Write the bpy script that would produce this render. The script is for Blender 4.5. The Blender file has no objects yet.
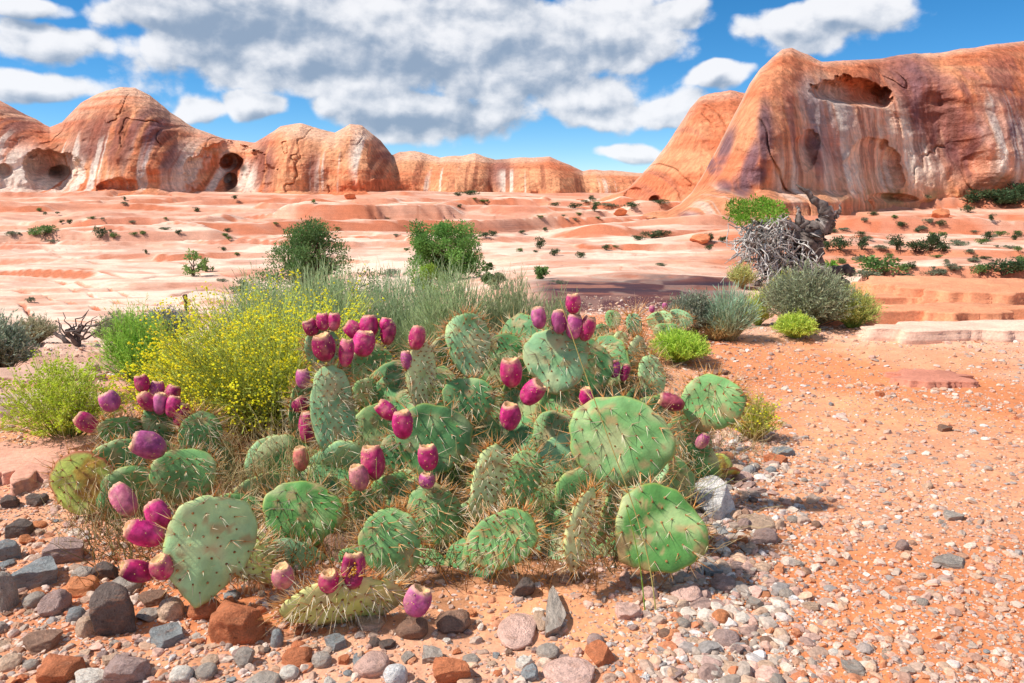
import bpy, math, random
import numpy as np
from mathutils import Matrix, Vector

SC = bpy.context.scene
COL = SC.collection
rnd = random.Random(7)
RS = np.random.RandomState(11)

# ------------------------------------------------------------------ camera
F = 796.0
CH = 0.8
PITCH = math.radians(11.1)
CP, SP = math.cos(PITCH), math.sin(PITCH)
cam_d = bpy.data.cameras.new('camera')
cam = bpy.data.objects.new('camera', cam_d)
COL.objects.link(cam)
cam_d.sensor_width = 36.0
cam_d.lens = 36.0 * F / 1024.0
cam_d.clip_start = 0.05
cam_d.clip_end = 20000
cam.location = (0, 0, CH)
cam.rotation_euler = (math.pi / 2 - PITCH, 0, 0)
SC.camera = cam


def slope(py):
    b = (341.5 - np.asarray(py, float)) / F
    return (b * CP - SP) / (CP + b * SP)


def ux(px, py):
    b = (341.5 - np.asarray(py, float)) / F
    return ((np.asarray(px, float) - 512.0) / F) / (CP + b * SP)


def row_of(s):
    # inverse of slope
    return 341.5 - F * (s * CP + SP) / (CP - s * SP)


def P(px, py, Y):
    return Vector((float(ux(px, py)) * Y, Y, CH + Y * float(slope(py))))


# ------------------------------------------------------------------ noise
_perm = np.random.RandomState(3).permutation(256)
_perm = np.concatenate([_perm, _perm, _perm])
_val = np.random.RandomState(4).rand(256) * 2 - 1


def vnoise(x, y, z=0.0):
    x, y, z = np.broadcast_arrays(np.asarray(x, float), np.asarray(y, float), np.asarray(z, float))
    xi = np.floor(x).astype(int); yi = np.floor(y).astype(int); zi = np.floor(z).astype(int)
    xf = x - xi; yf = y - yi; zf = z - zi
    u = xf * xf * xf * (xf * (xf * 6 - 15) + 10)
    v = yf * yf * yf * (yf * (yf * 6 - 15) + 10)
    w = zf * zf * zf * (zf * (zf * 6 - 15) + 10)
    def h(a, b, c):
        return _val[_perm[_perm[_perm[a & 255] + (b & 255)] + (c & 255)]]
    def lerp(a, b, t): return a + (b - a) * t
    x00 = lerp(h(xi, yi, zi), h(xi + 1, yi, zi), u)
    x10 = lerp(h(xi, yi + 1, zi), h(xi + 1, yi + 1, zi), u)
    x01 = lerp(h(xi, yi, zi + 1), h(xi + 1, yi, zi + 1), u)
    x11 = lerp(h(xi, yi + 1, zi + 1), h(xi + 1, yi + 1, zi + 1), u)
    return lerp(lerp(x00, x10, v), lerp(x01, x11, v), w)


def fbm(x, y, z=0.0, o=4, g=0.5):
    s = 0; a = 1.0; t = 0
    x = np.asarray(x, float); y = np.asarray(y, float); z = np.asarray(z, float)
    for i in range(o):
        s = s + a * vnoise(x + 17.3 * i, y + 9.1 * i, z + 5.7 * i); t += a
        a *= g; x = x * 2.03; y = y * 2.03; z = z * 2.03
    return s / t


def sst(a, b, x):
    t = np.clip((np.asarray(x, float) - a) / (b - a), 0, 1)
    return t * t * (3 - 2 * t)


def blob(px, py, cx, cy, rx, ry, ang=0.0, soft=0.35):
    c, s = math.cos(math.radians(ang)), math.sin(math.radians(ang))
    dx = px - cx; dy = py - cy
    a = (dx * c + dy * s) / rx; b = (-dx * s + dy * c) / ry
    r = np.sqrt(a * a + b * b)
    return 1 - sst(1 - soft, 1 + soft, r)


def srgb(r, g, b):
    def f(c):
        c = c / 255.0
        return c / 12.92 if c <= 0.04045 else ((c + 0.055) / 1.055) ** 2.4
    return np.array([f(r), f(g), f(b)])


# ------------------------------------------------------------------ mesh helpers
def make_mesh(name, V, faces, col=None, mats=(), midx=None, smooth=True):
    """faces: list of (n,k) int arrays. col: (nv,3)"""
    me = bpy.data.meshes.new(name)
    V = np.asarray(V, dtype=np.float32)
    me.vertices.add(len(V)); me.vertices.foreach_set('co', V.ravel())
    faces = [np.asarray(f, dtype=np.int32) for f in faces if len(f)]
    loops = np.concatenate([f.ravel() for f in faces])
    tot = np.concatenate([np.full(len(f), f.shape[1], np.int32) for f in faces])
    start = np.concatenate([[0], np.cumsum(tot)[:-1]]).astype(np.int32)
    me.loops.add(len(loops)); me.loops.foreach_set('vertex_index', loops)
    me.polygons.add(len(tot)); me.polygons.foreach_set('loop_start', start)
    me.polygons.foreach_set('loop_total', tot)
    if midx is not None:
        me.polygons.foreach_set('material_index', np.asarray(midx, np.int32))
    me.polygons.foreach_set('use_smooth', np.full(len(tot), bool(smooth)))
    for m in mats: me.materials.append(m)
    if col is not None:
        c = np.ones((len(V), 4), np.float32); c[:, :3] = np.clip(col, 0, 1)
        at = me.color_attributes.new('Col', 'FLOAT_COLOR', 'POINT')
        at.data.foreach_set('color', c.ravel())
    me.update(calc_edges=True)
    me.validate()
    return me


def link(name, me, parent=None, basis=None):
    o = bpy.data.objects.new(name, me)
    COL.objects.link(o)
    if parent is not None: o.parent = parent
    if basis is not None: o.matrix_basis = basis
    return o


def tag(o, label=None, cat=None, group=None, kind=None):
    if label: o['label'] = label
    if cat: o['category'] = cat
    if group: o['group'] = group
    if kind: o['kind'] = kind
    return o


def thing(name, label, cat, loc, group=None):
    o = bpy.data.objects.new(name, None); COL.objects.link(o)
    o.empty_display_size = 0.05
    o.location = loc
    return tag(o, label, cat, group)


class MB:
    def __init__(s):
        s.V = []; s.T = []; s.Q = []; s.C = []; s.tm = []; s.qm = []; s.n = 0

    def add(s, V, tris=None, quads=None, col=(1, 1, 1), m=0):
        V = np.asarray(V, float).reshape(-1, 3)
        col = np.asarray(col, float)
        if col.ndim == 1: col = np.tile(col, (len(V), 1))
        s.V.append(V); s.C.append(col)
        if tris is not None and len(tris):
            s.T.append(np.asarray(tris) + s.n); s.tm.append(np.full(len(tris), m))
        if quads is not None and len(quads):
            s.Q.append(np.asarray(quads) + s.n); s.qm.append(np.full(len(quads), m))
        s.n += len(V)

    def mesh(s, name, mats, smooth=True, off=(0, 0, 0)):
        fs = []; mi = []
        if s.T: fs.append(np.concatenate(s.T)); mi.append(np.concatenate(s.tm))
        if s.Q: fs.append(np.concatenate(s.Q)); mi.append(np.concatenate(s.qm))
        return make_mesh(name, np.concatenate(s.V) - np.array(off), fs, np.concatenate(s.C), mats, np.concatenate(mi), smooth)

    def tubes(s, paths, radii, sides=3, c0=(1, 1, 1), c1=None, m=0):
        """paths (N,K,3) radii (N,K); colours (3,) or (N,3)"""
        paths = np.asarray(paths, float); N, K, _ = paths.shape
        radii = np.broadcast_to(np.asarray(radii, float), (N, K))
        t = np.gradient(paths, axis=1)
        t /= np.linalg.norm(t, axis=2, keepdims=True) + 1e-9
        ref = np.where(np.abs(t[..., 2:3]) > 0.9, np.array([1.0, 0, 0]), np.array([0, 0, 1.0]))
        a = np.cross(t, ref); a /= np.linalg.norm(a, axis=2, keepdims=True) + 1e-9
        b = np.cross(t, a)
        ang = np.arange(sides) * 2 * np.pi / sides
        V = paths[:, :, None, :] + radii[:, :, None, None] * (
            np.cos(ang)[None, None, :, None] * a[:, :, None, :] + np.sin(ang)[None, None, :, None] * b[:, :, None, :])
        idx = np.arange(N * K * sides).reshape(N, K, sides)
        nx = np.roll(idx, -1, axis=2)
        q = np.stack([idx[:, :-1], nx[:, :-1], nx[:, 1:], idx[:, 1:]], -1).reshape(-1, 4)
        c0 = np.asarray(c0, float); c1 = c0 if c1 is None else np.asarray(c1, float)
        c0 = np.broadcast_to(c0, (N, 3)); c1 = np.broadcast_to(c1, (N, 3))
        tt = np.linspace(0, 1, K)[None, :, None]
        cc = c0[:, None, :] * (1 - tt) + c1[:, None, :] * tt
        cc = np.repeat(cc[:, :, None, :], sides, axis=2).reshape(-1, 3)
        s.add(V.reshape(-1, 3), quads=q, col=cc, m=m)

    def leaves(s, pos, d, L, W, col, m=0):
        """diamond leaves, slightly folded. pos (N,3), d (N,3) direction"""
        pos = np.asarray(pos, float); N = len(pos)
        d = d / (np.linalg.norm(d, axis=1, keepdims=True) + 1e-9)
        r = RS.normal(size=(N, 3)); sdir = np.cross(d, r); sdir /= np.linalg.norm(sdir, axis=1, keepdims=True) + 1e-9
        L = np.broadcast_to(L, (N,))[:, None]; W = np.broadcast_to(W, (N,))[:, None]
        up = np.cross(d, sdir)
        v = np.stack([pos, pos + d * L * .5 + sdir * W * .5 + up * W * .15, pos + d * L, pos + d * L * .5 - sdir * W * .5 + up * W * .15], 1)
        i = np.arange(N)[:, None] * 4
        c = np.broadcast_to(np.asarray(col, float), (N, 3))
        s.add(v.reshape(-1, 3), quads=np.concatenate([i, i + 1, i + 2, i + 3], 1), col=np.repeat(c, 4, 0), m=m)

    def cones(s, pos, d, L, R, c0, c1, m=0):
        """3-sided spines"""
        pos = np.asarray(pos, float); N = len(pos)
        d = d / (np.linalg.norm(d, axis=1, keepdims=True) + 1e-9)
        ref = np.where(np.abs(d[:, 2:3]) > 0.9, np.array([1.0, 0, 0]), np.array([0, 0, 1.0]))
        a = np.cross(d, ref); a /= np.linalg.norm(a, axis=1, keepdims=True) + 1e-9
        b = np.cross(d, a)
        L = np.broadcast_to(L, (N,))[:, None]; R = np.broadcast_to(R, (N,))[:, None]
        vs = [pos + R * (math.cos(k * 2.094) * a + math.sin(k * 2.094) * b) for k in range(3)] + [pos + d * L]
        V = np.stack(vs, 1).reshape(-1, 3)
        i = np.arange(N)[:, None] * 4
        T = np.concatenate([np.concatenate([i, i + 1, i + 3], 1), np.concatenate([i + 1, i + 2, i + 3], 1), np.concatenate([i + 2, i, i + 3], 1)])
        c0 = np.broadcast_to(np.asarray(c0, float), (N, 3)); c1 = np.broadcast_to(np.asarray(c1, float), (N, 3))
        cc = np.stack([c0, c0, c0, c1], 1).reshape(-1, 3)
        s.add(V, tris=T, col=cc, m=m)


def ico(sub):
    t = (1 + 5 ** .5) / 2
    v = [(-1, t, 0), (1, t, 0), (-1, -t, 0), (1, -t, 0), (0, -1, t), (0, 1, t), (0, -1, -t), (0, 1, -t), (t, 0, -1), (t, 0, 1), (-t, 0, -1), (-t, 0, 1)]
    f = [(0, 11, 5), (0, 5, 1), (0, 1, 7), (0, 7, 10), (0, 10, 11), (1, 5, 9), (5, 11, 4), (11, 10, 2), (10, 7, 6), (7, 1, 8),
         (3, 9, 4), (3, 4, 2), (3, 2, 6), (3, 6, 8), (3, 8, 9), (4, 9, 5), (2, 4, 11), (6, 2, 10), (8, 6, 7), (9, 8, 1)]
    v = [np.array(p, float) / np.linalg.norm(p) for p in v]
    for _ in range(sub):
        cache = {}; nf = []
        def mid(a, b):
            k = (min(a, b), max(a, b))
            if k not in cache:
                p = v[a] + v[b]; v.append(p / np.linalg.norm(p)); cache[k] = len(v) - 1
            return cache[k]
        for a, b, c in f:
            x, y, z = mid(a, b), mid(b, c), mid(c, a)
            nf += [(a, x, z), (b, y, x), (c, z, y), (x, y, z)]
        f = nf
    return np.array(v), np.array(f)


ICO = [ico(i) for i in range(5)]


# ------------------------------------------------------------------ materials
class NT:
    def __init__(s, mat):
        mat.use_nodes = True
        s.t = mat.node_tree; s.t.nodes.clear()

    def n(s, typ, **kw):
        nd = s.t.nodes.new(typ)
        for k, v in kw.items():
            if k.startswith('i_'):
                key = k[2:]
                key = int(key) if key.isdigit() else key.replace('_', ' ')
                if hasattr(v, 'is_output') or isinstance(v, bpy.types.NodeSocket): s.t.links.new(v, nd.inputs[key])
                else: nd.inputs[key].default_value = v
            else: setattr(nd, k, v)
        return nd

    def math(s, op, a, b=None, c=None, clamp=False):
        nd = s.t.nodes.new('ShaderNodeMath'); nd.operation = op; nd.use_clamp = clamp
        for i, v in enumerate((a, b, c)):
            if v is None: continue
            if isinstance(v, bpy.types.NodeSocket): s.t.links.new(v, nd.inputs[i])
            else: nd.inputs[i].default_value = v
        return nd.outputs[0]

    def mix(s, fac, a, b, blend='MIX'):
        nd = s.t.nodes.new('ShaderNodeMix'); nd.data_type = 'RGBA'; nd.blend_type = blend
        for i, v in ((0, fac), (6, a), (7, b)):
            if isinstance(v, bpy.types.NodeSocket): s.t.links.new(v, nd.inputs[i])
            elif i == 0: nd.inputs[0].default_value = v
            else: nd.inputs[i].default_value = (*v[:3], 1)
        return nd.outputs[2]

    def ramp(s, v, a, b, lo=0.0, hi=1.0):
        nd = s.t.nodes.new('ShaderNodeMapRange'); nd.interpolation_type = 'SMOOTHSTEP'
        s.t.links.new(v, nd.inputs[0])
        nd.inputs[1].default_value = a; nd.inputs[2].default_value = b
        nd.inputs[3].default_value = lo; nd.inputs[4].default_value = hi
        return nd.outputs[0]

    def noise(s, vec, scale, detail=4, rough=0.55, out=0, dist=0.0):
        nd = s.t.nodes.new('ShaderNodeTexNoise')
        if vec is not None: s.t.links.new(vec, nd.inputs['Vector'])
        nd.inputs['Scale'].default_value = scale; nd.inputs['Detail'].default_value = detail
        nd.inputs['Roughness'].default_value = rough; nd.inputs['Distortion'].default_value = dist
        return nd.outputs[out]

    def scale(s, vec, xyz):
        nd = s.t.nodes.new('ShaderNodeVectorMath'); nd.operation = 'MULTIPLY'
        s.t.links.new(vec, nd.inputs[0]); nd.inputs[1].default_value = xyz
        return nd.outputs[0]

    def out(s, base, rough=0.8, bump=None, bdist=0.01, bstr=1.0, spec=0.3, **kw):
        p = s.t.nodes.new('ShaderNodeBsdfPrincipled')
        if isinstance(base, bpy.types.NodeSocket): s.t.links.new(base, p.inputs['Base Color'])
        else: p.inputs['Base Color'].default_value = (*base[:3], 1)
        if isinstance(rough, bpy.types.NodeSocket): s.t.links.new(rough, p.inputs['Roughness'])
        else: p.inputs['Roughness'].default_value = rough
        p.inputs['Specular IOR Level'].default_value = spec
        for k, v in kw.items(): p.inputs[k.replace('_', ' ')].default_value = v
        if bump is not None:
            b = s.t.nodes.new('ShaderNodeBump'); b.inputs['Distance'].default_value = bdist; b.inputs['Strength'].default_value = bstr
            s.t.links.new(bump, b.inputs['Height']); s.t.links.new(b.outputs[0], p.inputs['Normal'])
        o = s.t.nodes.new('ShaderNodeOutputMaterial'); s.t.links.new(p.outputs[0], o.inputs[0])
        return p


def newmat(name):
    m = bpy.data.materials.new(name); return m, NT(m)


def attr(nt):
    return nt.n('ShaderNodeAttribute', attribute_name='Col').outputs['Color']


def mat_ground():
    m, t = newmat('ground_rock_and_sand')
    g = t.n('ShaderNodeNewGeometry').outputs['Position']
    base = attr(t)
    n1 = t.noise(g, 9.0, 6, 0.65); n2 = t.noise(g, 70.0, 4, 0.7); n3 = t.noise(g, 1.1, 6, 0.6); n4 = t.noise(g, 0.12, 5, 0.6)
    v = t.math('MULTIPLY', t.ramp(n1, .25, .75, .86, 1.12), t.ramp(n2, .25, .75, .82, 1.16))
    v = t.math('MULTIPLY', v, t.ramp(n3, .3, .7, .9, 1.08))
    v = t.math('MULTIPLY', v, t.ramp(n4, .3, .7, .9, 1.08))
    st = t.noise(t.scale(g, (.05, .05, 3.0)), 1.0, 4, .6)
    c = t.mix(1.0, base, t.n('ShaderNodeCombineColor', i_0=v, i_1=v, i_2=v).outputs[0], 'MULTIPLY')
    c = t.mix(t.ramp(st, .5, .7, 0, .22), c, srgb(190, 105, 70))
    # fine grit speckle
    vo = t.n('ShaderNodeTexVoronoi', i_Vector=g, i_Scale=170.0)
    c = t.mix(t.ramp(vo.outputs['Distance'], .12, .3, .25, 0.0), c, vo.outputs['Color'], 'SOFT_LIGHT')
    bh = t.math('ADD', t.math('MULTIPLY', n1, .6), t.math('MULTIPLY', n2, .35))
    bh = t.math('ADD', bh, t.math('MULTIPLY', n3, 2.0))
    sepy = t.n('ShaderNodeSeparateXYZ', i_0=g).outputs[1]
    ct = t.noise(t.scale(g, (.12, .12, 7.0)), 1.0, 5, .6)
    c = t.mix(t.math('MULTIPLY', t.ramp(ct, .54, .62, 0, .26), t.ramp(sepy, 9.0, 16.0)), c, srgb(190, 122, 92))
    bh = t.math('ADD', bh, t.math('MULTIPLY', t.math('MULTIPLY', ct, 6.0), t.ramp(sepy, 9.0, 16.0)))
    t.out(c, .95, bh, .012, .8, .1)
    return m


def mat_cliff():
    m, t = newmat('sandstone_cliff')
    g = t.n('ShaderNodeNewGeometry').outputs['Position']
    base = attr(t)
    n1 = t.noise(g, .45, 7, 0.65); n2 = t.noise(t.scale(g, (.9, .9, .12)), 1.0, 5, 0.6)
    n3 = t.noise(t.scale(g, (.04, .04, 1.0)), 1.3, 5, 0.6)
    v = t.math('MULTIPLY', t.ramp(n1, .25, .75, .8, 1.25), t.ramp(n2, .3, .7, .80, 1.18))
    v = t.math('MULTIPLY', v, t.ramp(n3, .3, .7, .94, 1.06))
    c = t.mix(1.0, base, t.n('ShaderNodeCombineColor', i_0=v, i_1=v, i_2=v).outputs[0], 'MULTIPLY')
    bh = t.math('ADD', t.math('MULTIPLY', n1, 1.3), t.math('MULTIPLY', n3, .12))
    bh = t.math('ADD', bh, t.math('MULTIPLY', t.noise(g, 2.6, 6, .7), .35))
    t.out(c, .95, bh, 1.3, .9, .1)
    return m


def mat_stone():
    m, t = newmat('weathered_stone')
    g = t.n('ShaderNodeTexCoord').outputs['Object']
    oi = t.n('ShaderNodeObjectInfo')
    off = t.n('ShaderNodeVectorMath', operation='SCALE', i_0=oi.outputs['Location'], i_Scale=37.0).outputs[0]
    g = t.n('ShaderNodeVectorMath', operation='ADD', i_0=g, i_1=off).outputs[0]
    base = oi.outputs['Color']
    n1 = t.noise(g, 2.2, 6, 0.65); n2 = t.noise(g, 14.0, 5, 0.75); n3 = t.noise(t.scale(g, (1, 1, 5)), 1.6, 4, .6)
    v = t.math('MULTIPLY', t.ramp(n1, .25, .75, .8, 1.38), t.ramp(n2, .3, .7, .8, 1.2))
    c = t.mix(1.0, base, t.n('ShaderNodeCombineColor', i_0=v, i_1=v, i_2=v).outputs[0], 'MULTIPLY')
    c = t.mix(t.ramp(n3, .52, .72, 0, .45), c, srgb(186, 128, 96))
    c = t.mix(t.ramp(n2, .62, .75, 0, .35), c, srgb(225, 212, 195))
    c = t.mix(t.ramp(t.noise(g, 5.0, 3, .5), .68, .74, 0, .6), c, srgb(60, 50, 50))
    bh = t.math('ADD', n1, t.math('MULTIPLY', n2, .4))
    t.out(c, .85, bh, .25, .6, .2)
    return m


def mat_pebble():
    m, t = newmat('gravel')
    g = t.n('ShaderNodeNewGeometry').outputs['Position']
    n2 = t.noise(g, 160.0, 4, 0.7)
    v = t.ramp(n2, .3, .7, .75, 1.2)
    c = t.mix(1.0, attr(t), t.n('ShaderNodeCombineColor', i_0=v, i_1=v, i_2=v).outputs[0], 'MULTIPLY')
    t.out(c, .85, n2, .003, .6, .25)
    return m


def mat_pad():
    m, t = newmat('cactus_skin')
    g = t.n('ShaderNodeTexCoord').outputs['Object']
    oi = t.n('ShaderNodeObjectInfo')
    off = t.n('ShaderNodeVectorMath', operation='SCALE', i_0=oi.outputs['Location'], i_Scale=11.0).outputs[0]
    g = t.n('ShaderNodeVectorMath', operation='ADD', i_0=g, i_1=off).outputs[0]
    base = attr(t)
    n1 = t.noise(g, 16.0, 5, 0.6); n2 = t.noise(g, 220.0, 3, 0.6); n3 = t.noise(g, 45.0, 4, .6)
    v = t.math('MULTIPLY', t.ramp(n1, .3, .7, .85, 1.14), t.ramp(n3, .3, .7, .92, 1.07))
    c = t.mix(1.0, base, t.n('ShaderNodeCombineColor', i_0=v, i_1=v, i_2=v).outputs[0], 'MULTIPLY')
    c = t.mix(t.ramp(n3, .66, .74, 0, .5), c, srgb(186, 178, 120))
    c = t.mix(t.ramp(t.noise(g, 28.0, 5, .7), .68, .73, 0, .6), c, srgb(150, 120, 80))
    bh = t.math('ADD', t.math('MULTIPLY', n1, 1.0), t.math('MULTIPLY', n2, .1))
    p = t.out(c, t.ramp(n1, .3, .7, .5, .68), bh, .006, .8, .3)
    p.inputs['Subsurface Weight'].default_value = .0
    return m


def mat_simple(name, rough=.7, spec=.3, nscale=60.0, lo=.85, hi=1.15, bump=0.0, trans=0.0):
    m, t = newmat(name)
    g = t.n('ShaderNodeTexCoord').outputs['Object']
    n = t.noise(g, nscale, 4, .6)
    v = t.ramp(n, .3, .7, lo, hi)
    c = t.mix(1.0, attr(t), t.n('ShaderNodeCombineColor', i_0=v, i_1=v, i_2=v).outputs[0], 'MULTIPLY')
    p = t.out(c, rough, n if bump else None, bump or .01, .7, spec)
    if trans:
        tr = t.n('ShaderNodeBsdfTranslucent', i_Color=c)
        mx = t.n('ShaderNodeMixShader', i_0=trans, i_1=p.outputs[0], i_2=tr.outputs[0])
        out = [x for x in t.t.nodes if x.type == 'OUTPUT_MATERIAL'][0]
        t.t.links.new(mx.outputs[0], out.inputs[0])
    return m


M_ground = mat_ground(); M_cliff = mat_cliff(); M_stone = mat_stone(); M_pebble = mat_pebble(); M_pad = mat_pad()
M_spine = mat_simple('cactus_spine', .5, .4, 90, .9, 1.1)
M_tuft = mat_simple('areole_felt', .95, .1, 200, .7, 1.2)
M_fruit = mat_simple('fruit_skin', .52, .35, 70, .72, 1.28, .004)
M_scar = mat_simple('fruit_scar', .9, .1, 150, .75, 1.2, .002)
M_leaf = mat_simple('leaf', .65, .25, 30, .85, 1.15, trans=.3)
M_flower = mat_simple('flower', .7, .2, 60, .9, 1.1, trans=.5)
M_stem = mat_simple('stem', .8, .2, 60, .8, 1.2)
M_bark = mat_simple('weathered_bark', .9, .15, 14, .55, 1.35, .03)
M_straw = mat_simple('dry_straw', .8, .2, 60, .85, 1.15, trans=.2)


# ------------------------------------------------------------------ terrain
def prof(tab, Y):
    return np.interp(np.log(Y), np.log([a for a, b in tab]), [b for a, b in tab])


# rows of the photograph that the ground reaches at each distance; converted to heights
def zrow(Y, r): return CH + Y * slope(r)


R0 = lambda Y: row_of(-CH / Y)   # flat ground
TL = [(2.2, float(R0(2.2))), (3.0, 402), (4.2, 378), (6.5, 352), (9, 338), (14, 318), (22, 296), (35, 272), (55, 252), (75, 240), (100, 228), (130, 219), (165, 210), (200, 203), (235, 197), (262, 193), (320, 189)]
TC = [(2.2, float(R0(2.2))), (4.0, float(R0(4.0))), (5.5, 318), (8, 304), (12, 288), (17, 276), (25, 268), (40, 257), (60, 245), (80, 236), (100, 228), (130, 218), (165, 210), (200, 204), (235, 199), (262, 196), (320, 190)]
TR = [(2.2, float(R0(2.2))), (4.4, float(R0(4.4))), (5.5, 318), (7, 308), (10, 298), (14, 288), (20, 278), (30, 266), (45, 254), (65, 242), (82, 236), (97, 232), (108, 228), (124, 219), (150, 207), (175, 201), (262, 196), (320, 190)]


def ground_h(x, y):
    x = np.asarray(x, float); y = np.asarray(y, float)
    Y = np.maximum(y, 0.3)
    u = np.clip(x / Y, -1.2, 1.2)
    px = 512 + u * F * 1.02
    # warp distances so bands wander
    far = sst(6, 40, Y)
    wy = Y * (1 + far * 0.13 * fbm(x / (Y * .35 + 3), np.log(Y) * 3.0, 3.3, 4))
    Yc = np.clip(wy, 2.2, 320)
    zl = zrow(Yc, prof(TL, Yc)); zc = zrow(Yc, prof(TC, Yc)); zr = zrow(Yc, prof(TR, Yc))
    a = sst(300, 560, px); b = sst(560, 800, px)
    z = zl * (1 - a) + zc * a; z = z * (1 - b) + zr * b
    z = np.where(wy < 2.2, z * sst(1.5, 2.2, wy), z)
    z = z - zc * 0
    # terraces of bedded rock
    for (L, A, y0, y1, sd, nz) in ((26., 1.35, 45, 262, 1.7, 1.7), (8.5, .34, 20, 200, 8.1, 1.5), (3.0, .11, 8, 60, 4.4, 1.0)):
        c = (Y + L * nz * 1.6 * fbm(x / (L * 2.6), y / (L * 1.6), sd, 4)) / L
        fr = c - np.floor(c)
        amp = .55 + 1.3 * vnoise(np.floor(c) * 3.7 + sd, x / (L * 1.1), sd)
        st = sst(0.0, 0.16, fr) - fr
        z = z + A * np.clip(amp, 0.0, 1.5) * st * sst(y0, y0 * 1.7, Y) * (1 - sst(y1 * .9, y1 * 1.1, Y))
    # a low scarp crosses the middle of the flats
    for (yc, A, pa, pb, sd) in ((122., 1.5, 250, 720, 3.), (96., .9, 60, 380, 6.), (158., 1.3, 380, 640, 9.), (70., .6, 560, 1000, 12.)):
        yy = Y + yc * .10 * fbm(x / 26, sd, 1.0, 4)
        msk = sst(pa - 40, pa + 40, px) * (1 - sst(pb - 40, pb + 40, px)) * (.5 + sst(-.2, .3, vnoise(x / 14, sd)))
        z = z + A * msk * sst(yc, yc + 1.2, yy) * (1 - sst(yc + 4, yc + 34, yy))
    # undulation
    z = z + fbm(x / 9, y / 9, 1.0, 4) * .35 * sst(8, 40, Y) * (1 - sst(262, 330, Y) * .6)
    z = z + fbm(x / 1.4, y / 1.4, 2.0, 4) * .035 * sst(1.0, 3.0, Y)
    z = z + fbm(x / .35, y / .35, 7.0, 3) * .010
    z = z + fbm(x / .06, y / .06, 5.0, 3) * .0028 * (1 - sst(3, 6, Y))
    # slabs to the left of the cactus
    sl = (1 - sst(215, 300, px)) * sst(2.5, 2.9, Y) * (1 - sst(7, 9, Y))
    q = Y * 1.9 + fbm(x * 1.2, y * 1.2, 9.0, 4) * 1.5
    fr = q - np.floor(q)
    z = z + sl * (.05 * (sst(0, .12, fr) - fr))
    # dark varnished slab and red ledge behind the shrubs
    vs = sst(505, 560, px) * (1 - sst(740, 790, px)) * sst(7.6, 8.2, Y) * (1 - sst(14, 18, Y))
    z = z + vs * .03
    # lifted ledges to the right
    rs = sst(842, 885, px)
    for k, (ya, h) in enumerate(((6.0, .10), (7.2, .13), (8.6, .16))):
        yy = Y + .55 * fbm(x / 1.8, k * 5.1, 2.0, 3) + .12 * fbm(x * 2, y * 2, k + .5, 3)
        z = z + rs * h * sst(ya, ya + .12, yy) * (1 - .9 * sst(ya + 2.5, ya + 5.5, yy))
    # cross-bedding swirls in the pale slickrock on the left
    sw, m = swirl(x, y, px, Y)
    z = z - sw * m * .09
    rr = np.hypot(x, y)
    z = np.where(y < 0.3, fbm(x / .35, y / .35, 7.0, 3) * .010, z)
    return z


def swirl(x, y, px, Y):
    row_guess = np.log(Y)
    m = (1 - sst(215, 330, px)) * sst(math.log(9), math.log(14), row_guess) * (1 - sst(math.log(34), math.log(55), row_guess))
    q = (row_guess - .16 * ((px - 110) / 110.0) ** 2 * .3) * 5.2 + 1.6 * fbm(px / 150.0, row_guess * 1.3, 21.0, 3)
    fr = np.abs(q - np.floor(q) - .5) * 2
    return sst(.86, .99, fr), m


def hit(px, py):
    """first ground point on the ray through a pixel"""
    Y = np.geomspace(.6, 600, 4000)
    x = float(ux(px, py)) * Y; z = CH + float(slope(py)) * Y
    h = ground_h(x, Y)
    k = np.argmax(z < h)
    if z[k] >= h[k]: k = len(Y) - 1
    return Vector((x[k], Y[k], h[k]))


def on_ground(px, Y):
    x = (px - 512) / F * Y * 1.0
    return Vector((x, Y, float(ground_h(x, Y))))


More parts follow.
